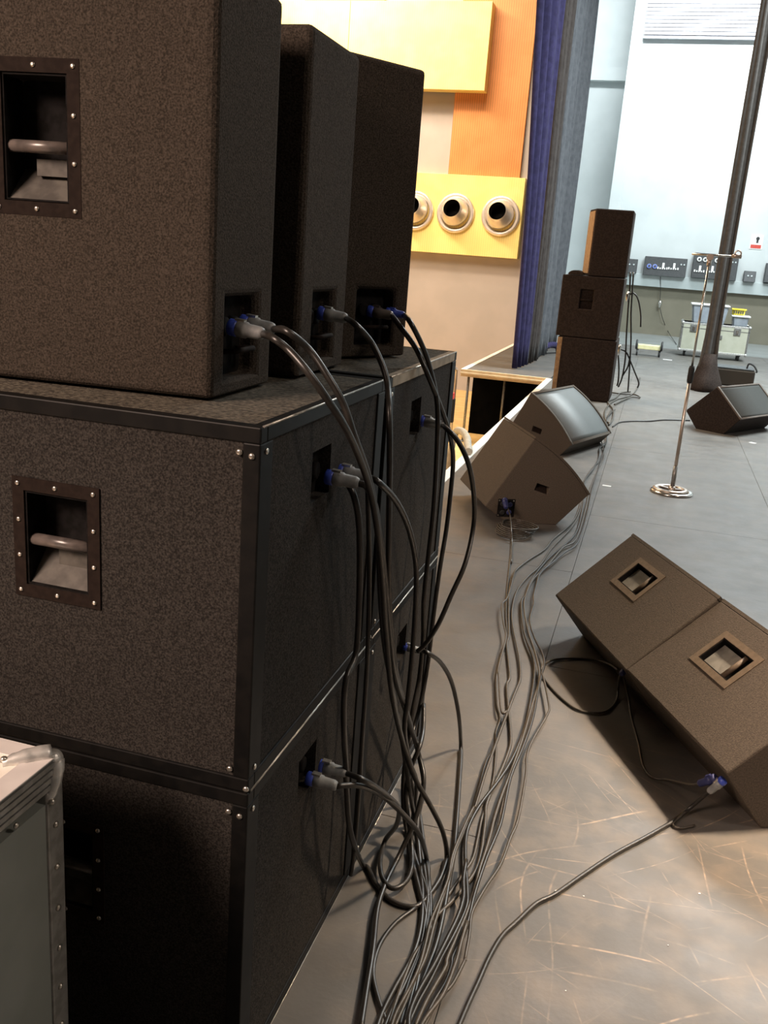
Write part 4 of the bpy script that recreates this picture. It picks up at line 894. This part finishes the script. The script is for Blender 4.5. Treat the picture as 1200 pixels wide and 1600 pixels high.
plugged((528, 736), -0.560, [(592, 754, -0.46), (620, 785, -0.45), (640, 830, -0.45), (650, 885), (649, 950), (645, 1010), (638, 1085), (632, 1140), (640, 1190, '~'), (651, 1225), (645, 1280, 'f'), (642, 1330), (655, 1390), (666, 1440), (655, 1520), (634, 1612)],
        'upper one of two cables plugged into the near upper bass cabinet', dirv=(1, 0.0, -0.06))
plugged((657, 657), -0.560, [(700, 672, -0.46), (716, 690, -0.43), (732, 725, -0.40), (740, 770, -0.39), (740, 820), (727, 880), (705, 930, -0.41), (685, 975, -0.43), (665, 1006, -0.46), (652, 1018, -0.48)],
        'cable bowing out from the far upper bass cabinet back into the one below', dirv=(1, 0.0, -0.10))
o = plugged((632, 1010), -0.56, [(668, 1020, -0.47), (690, 1037, -0.45), (707, 1070, '~'), (717, 1120), (720, 1170, 'f'), (718, 1220), (713, 1290), (708, 1340), (700, 1385), (692, 1430), (680, 1480), (655, 1545), (634, 1612)],
            'cable arching from the far bottom bass cabinet down to the floor bundle', s=0.8)
plugged((482, 1216), -0.560, [(563, 1228, -0.46), (600, 1245, '~'), (640, 1283), (658, 1310), (667, 1345, 'f'), (669, 1390), (665, 1430), (656, 1480), (636, 1530), (612, 1578), (598, 1612)],
        'lower one of two cables plugged into the near bottom bass cabinet', dirv=(1, 0.0, -0.05))
plugged((498, 1196), -0.560, [(570, 1220, -0.45), (605, 1243, '~'), (623, 1264), (619, 1290), (602, 1313, 'f'), (594, 1345), (598, 1373), (613, 1388), (632, 1380), (643, 1357), (643, 1320), (638, 1280, '~'), (634, 1240), (642, 1200), (655, 1168, -0.45), (661, 1140, -0.46), (662, 1100, -0.48)],
        'upper one of two cables plugged into the near bottom bass cabinet, making a small loop', dirv=(1, 0.0, -0.05), zlift=0.014)
cable([(574, 745, -0.505), (576, 820), (577, 900), (575, 1000), (571, 1080), (566, 1150), (560, 1250), (553, 1330), (548, 1368)], 0.0055, 'dark cable hanging straight down against the near bass cabinets', group='speaker cables hanging down the near stack')
cable([(650, 1418), (617, 1443), (593, 1477), (583, 1517), (590, 1557), (609, 1612)], 0.0055, 'black cable arcing out to the left of the floor bundle near the bottom edge', zlift=0.0)
# floor bundle
def A(x, y): return (720+x/6.667, 820+y/6.667)
def B(x, y): return (700+x/6.667, 1040+y/6.667)
def Cc(x, y): return (640+x/6.667, 1260+y/6.667)
def D_(x, y): return (540+x/6, 1400+y/6)
FB = 'thin black cable of the bundle running along the floor beside the near stack'
FG = 'floor cable bundle'
up = [(899, 800), (884, 830)]
def far_up(off): return [(955+off, 640), (948, 655), (945+off*0.4, 690), (937, 700), (936, 720-off), (925+off*0.4, 732), (914, 750), (909+off*0.5, 775), (903+off, 800)]
fl = [
 ([A(528, -260), A(528, 0), A(520, 300), A(490, 600), A(470, 900), A(480, 1180), A(420, 1350), A(370, 1600), B(510, 400), B(545, 550), B(500, 700), B(500, 900), B(470, 1200), B(400, 1450), B(350, 1600), Cc(710, 330), Cc(660, 540), Cc(560, 700), Cc(350, 1000), Cc(200, 1250), Cc(60, 1600), D_(500, 800), D_(380, 1050), D_(330, 1260)], 0.0045, 'cable2'),
 (far_up(0)+[A(1140, 0), A(960, 150), A(870, 260), A(700, 370), A(560, 490), A(510, 650), A(500, 900), A(500, 1150), A(480, 1250), A(500, 1450), A(510, 1600), B(615, 200), B(625, 400), B(640, 550), B(655, 750), B(640, 870), B(560, 1080), B(480, 1250), B(400, 1450), B(390, 1600), Cc(770, 300), Cc(750, 450), Cc(700, 640), Cc(600, 800), Cc(430, 1000), Cc(230, 1200), Cc(150, 1400), D_(640, 560), D_(540, 800), D_(470, 1000), D_(390, 1250)], 0.0052, 'cable2'),
 (far_up(3)+[A(1160, 20), A(950, 240), A(820, 430), A(700, 540), A(590, 680), A(540, 850), A(535, 1000), A(570, 1200), A(610, 1400), A(620, 1600), B(700, 280), B(600, 540), B(480, 860), B(400, 1000), B(320, 1280), B(230, 1600), Cc(590, 200), Cc(480, 460), Cc(420, 700), Cc(330, 990), Cc(250, 1250), Cc(200, 1450), D_(730, 620), D_(640, 800), D_(560, 1000), D_(450, 1250)], 0.0048, 'cable2'),
 (far_up(6)+[A(1190, 100), A(970, 300), A(850, 420), A(720, 600), A(680, 720), A(630, 820), A(660, 1120), A(760, 1400), A(765, 1600), B(850, 430), B(800, 650), B(680, 950), B(540, 1180), B(350, 1430), Cc(650, 130), Cc(590, 300), Cc(580, 550), Cc(600, 880), Cc(590, 1050), Cc(480, 1300), Cc(340, 1560), D_(870, 640), D_(780, 820), D_(680, 1000), D_(570, 1250)], 0.0052, 'cable'),
 ([(940, 690), (944, 712), (934, 735), (922, 765), (915, 795), A(1200, 150), A(1060, 240), A(900, 430), A(760, 560), A(690, 700), A(660, 850), A(700, 1100), A(780, 1350), A(820, 1600), B(880, 400), B(780, 750), B(650, 1120), B(560, 1350), B(480, 1600), Cc(840, 300), Cc(780, 500), Cc(730, 650), Cc(680, 850), Cc(580, 1150), Cc(400, 1560), D_(940, 660), D_(850, 820), D_(750, 1000), D_(640, 1250)], 0.0050, 'cable2'),
 ([(948, 690), (936, 730), (925, 765), (918, 800), A(1220, 180), A(1080, 290), A(960, 390), A(830, 500), A(790, 620), A(760, 740), A(760, 830), A(720, 1000), A(770, 1180), A(850, 1340), A(870, 1450), A(840, 1560), B(940, 250), B(880, 560), B(780, 850), B(650, 1170), B(560, 1600), Cc(890, 330), Cc(800, 540), Cc(680, 900), Cc(620, 1150), Cc(560, 1350), Cc(450, 1560), D_(990, 660), D_(930, 820), D_(820, 1000), D_(700, 1250)], 0.0048, 'cable'),
 ([A(840, 1540), B(1000, 150), B(1050, 400), B(1040, 500), B(880, 780), B(820, 950), B(810, 1150), B(730, 1600), Cc(1050, 330), Cc(950, 600), Cc(800, 830), Cc(690, 1020), Cc(640, 1150), Cc(620, 1350), Cc(575, 1600), D_(1120, 600), D_(1000, 830), D_(880, 950), D_(800, 1100), D_(720, 1250)], 0.0040, 'cable2'),
 ([A(560, 490), A(490, 750), A(430, 830), A(440, 1000), A(470, 1160), A(440, 1300), A(390, 1500), B(530, 130), B(545, 400), B(570, 500), B(620, 480), B(540, 700), B(450, 950), B(380, 1150), B(290, 1450), Cc(660, 20), Cc(560, 230), Cc(450, 500), Cc(400, 750), Cc(320, 960), Cc(220, 1200), Cc(160, 1450), D_(690, 660), D_(600, 860), D_(480, 1080), D_(420, 1250)], 0.0040, 'cable2'),
 ([Cc(590, 560), Cc(560, 760), Cc(560, 950), Cc(500, 1150), Cc(380, 1400), Cc(300, 1560), D_(820, 660), D_(680, 900), D_(600, 1100), D_(590, 1250)], 0.0055, 'cable'),
 ([Cc(600, 1200), Cc(540, 1400), Cc(500, 1560), D_(1020, 660), D_(960, 820), D_(890, 960), D_(760, 1130), D_(690, 1250)], 0.0045, 'cable2'),
]
for k, (pts, rr_, m_) in enumerate(fl):
    lb = {0: 'thin cable from the coil running down the left side of the floor bundle', 6: 'thinnest cable swinging out along the right side of the floor bundle'}.get(k, FB)
    cable(pts, rr_, lb, m_, FG, zlift=0.0035*k, n=4)
# thin link cables from the floor bundle to the monitors on the right
G1 = [(852, 1058), (850, 1040), (862, 1032), (885, 1029), (920, 1030), (948, 1035), (965, 1045)]
def to_world(px, z): return hit(px[0], px[1], 2, z)
def cable3(points, r, label, m='cable2', group=None, n=6):
    P = [to_world(p[:2], p[2]) for p in points]
    bm = bmesh.new(); add_tube(bm, [(p.x, p.y, max(p.z, r)) for p in smooth_path(P, n)], r, 8)
    o = obj('speaker_cable', bm, m); tag(o, label, 'cable', group); return o
g = cable3([(975, 1048, .16), (968, 1058, .12), (966, 1075, .03), (963, 1095, .006), (950, 1110, .006), (930, 1114, .006), (900, 1108, .006), (872, 1086, .006), (853, 1064, .006), (846, 1050, .015), (850, 1038, .02), (865, 1031, .006), (885, 1029, .006), (920, 1030, .006), (948, 1036, .03), (966, 1047, .13)], 0.0045, 'thin cable forming a round loop between the floor bundle and the farther large monitor')
p0 = to_world((982, 1040), 0.17); d0 = Vector(to_world((972, 1052), 0.155))-Vector(p0)
connector(g, p0, d0, 'dark', 0.9)
g = cable3([(973, 1052, .14), (977, 1068, .08), (982, 1090, .03), (986, 1120, .006), (997, 1160, .006), (1004, 1195, .006), (1018, 1214, .006), (1045, 1219, .02), (1078, 1226, .08), (1097, 1223, .12)], 0.0042, 'thin cable wandering along the shadow between the two large monitors')
p0 = to_world((1117, 1216), 0.155); d0 = Vector(to_world((1097, 1223), 0.125))-Vector(p0); connector(g, p0, d0, 'dark', 0.9)
g = cable3([(1113, 1233, .12), (1096, 1247, .07), (1072, 1267, .02), (1045, 1288, .006), (1010, 1308, .006), (960, 1335, .006), (910, 1368, .006), (868, 1397, .006), (838, 1412, .006), (808, 1440, .006), (785, 1462, .006), (765, 1495, .006), (747, 1535, .006), (730, 1572, .006), (712, 1615, .006)], 0.0062, 'thicker cable snaking from the nearer large monitor across the scratched floor', 'cable')
p0 = to_world((1130, 1219), 0.16); d0 = Vector(to_world((1113, 1233), 0.125))-Vector(p0); connector(g, p0, d0, 'grey', 0.9)
cable3([(1072, 1267, .02), (1052, 1287, .006), (1062, 1294, .006), (1085, 1290, .006)], 0.004, 'short dark curved strand by the nearer large monitor')  # short dark curved strand on the floor
# coil at the foot of the near double monitor
bm = bmesh.new(); cpt = hit(803, 826, 2, 0.01)
pts = []
for k in range(0, 200):
    a_ = k*2*PI/32; rr2 = 0.105+0.018*math.sin(k*0.21)+0.010*math.sin(k*0.6)
    pts.append((cpt[0]+0.03+rr2*math.cos(a_+2.2)*1.0, cpt[1]-0.10+rr2*0.9*math.sin(a_+2.2), 0.008+0.0003*k))
add_tube(bm, pts, 0.0045, 6)
o = obj('coiled_cable', bm, 'cable2'); tag(o, 'coil of thin cable on the floor at the foot of the nearer edge monitor', 'cable')
P = [hit_plane(790, 786, (-0.60, 5.35, 0), (0.43, -0.9, 0)), hit_plane(797, 805, (-0.60, 5.28, 0), (0.43, -0.9, 0)), hit(799, 828, 2, 0.06), hit(800, 850, 2, 0.008), hit(799, 880, 2, 0.008)]
bm = bmesh.new(); add_tube(bm, smooth_path(P, 5), 0.0042, 8); o = obj('speaker_cable', bm, 'cable2'); tag(o, 'thin cable dropping from the blue plug of the nearer edge monitor', 'cable')
connector(o, Vector(P[0])+Vector((-0.01, 0.03, 0.01)), (0.25, -0.8, -0.35), 'dark', 1.2)
# cables far
cable([(957, 667), (968, 660), (990, 658), (1015, 658), (1040, 656), (1078, 657)], 0.007, 'thin cable lying across the floor between the edge monitor and the right hand monitor', 'cable')
for k, pts in enumerate(([(1000, 590), (996, 606), (985, 618), (965, 624), (952, 632), (945, 644), (946, 656), (953, 662)], [(985, 612), (970, 614), (962, 622), (950, 628), (958, 640), (957, 655), (951, 664)], [(953, 613), (975, 616), (990, 616), (1000, 621), (985, 621), (968, 628), (960, 632)])):
    cable(pts, 0.009, ('grey brown cable curving behind the edge monitor from the foot of the far stack', 'second cable curling at the foot of the far stack', 'short tangled cable at the right foot of the far stack')[k], 'cable2', zlift=0.004*k)
YH = 11.95
hang = [
 ([(985, 425), (984, 450), (982, 475), (979, 520), (977, 560), (972, 590), (966, 605)], 'leftmost cable hanging beside the far speaker stack'),
 ([(990, 425), (988, 455), (986, 490), (986, 530), (984, 570), (982, 600), (981, 612)], 'straight cable hanging beside the far speaker stack'),
 ([(981, 462), (990, 458), (997, 468), (1001, 490), (1001, 511)], 'short cable arching right from the chrome plug beside the far stack'),
 ([(968, 545), (978, 550), (984, 562), (992, 582), (998, 598), (996, 606)], 'cable swinging right near the floor beside the far stack'),
 ([(984, 560), (981, 573), (976, 582), (973, 587)], 'short cable end dangling beside the far stack'),
 ([(966, 555), (967, 575), (966, 595), (964, 603)], 'short cable hanging down from the lower plug of the far stack'),
]
for pts, lab in hang:
    P = [hit(p[0], p[1], 1, YH) for p in pts]
    bm = bmesh.new(); add_tube(bm, [(p.x, p.y, max(0.01, p.z)) for p in smooth_path(P, 4)], 0.010, 6)
    o = obj('hanging_cable', bm, 'cable'); tag(o, lab, 'cable', 'cables hanging beside the far stack')
    if 'chrome' in lab or 'swinging' in lab:
        p = P[0]; bm = bmesh.new(); add_tube(bm, [p+np.array((0, 0, 0.05)), p, p-np.array((0, 0, 0.07))], [0.016, 0.022, 0.014], 10); obj('plug', bm, 'chrome', o)

# ------------------------------------------------------------------ tape marks and scraps
def scrap(px, py, w_, h_, rot, label, name='tape_mark', cat='tape'):
    p = hit(px, py, 2, 0.001); bm = bmesh.new(); add_box(bm, (-w_/2, -h_/2, 0), (w_/2, h_/2, 0.0012)); o = obj(name, bm, 'white', loc=(p[0], p[1], 0.0004)); o.rotation_euler = (0, 0, rot); tag(o, label, cat)
scrap(948, 759, 0.062, 0.03, -0.1, 'short white tape mark on the floor right of the edge monitors')
scrap(1043, 562, 0.16, 0.11, 0, 'white tape mark on the floor left of the far flight case')
scrap(1176, 692, 0.06, 0.05, -0.6, 'small white tape mark in front of the right hand monitor')
for px, py, s in ((869, 1392, 0.006), (912, 1400, 0.004), (1093, 1396, 0.005), (1044, 1477, 0.003), (884, 1548, 0.003)):
    scrap(px, py, s, s*0.8, 0.5, {869: 'bright paper speck touching the snaking cable', 912: 'tiny white speck right of the snaking cable', 1093: 'white paper speck near the monitor shadow', 1044: 'tiny white speck at the bottom right of the floor', 884: 'tiny white speck on the floor near the bottom edge'}[px], 'paper_speck', 'speck')
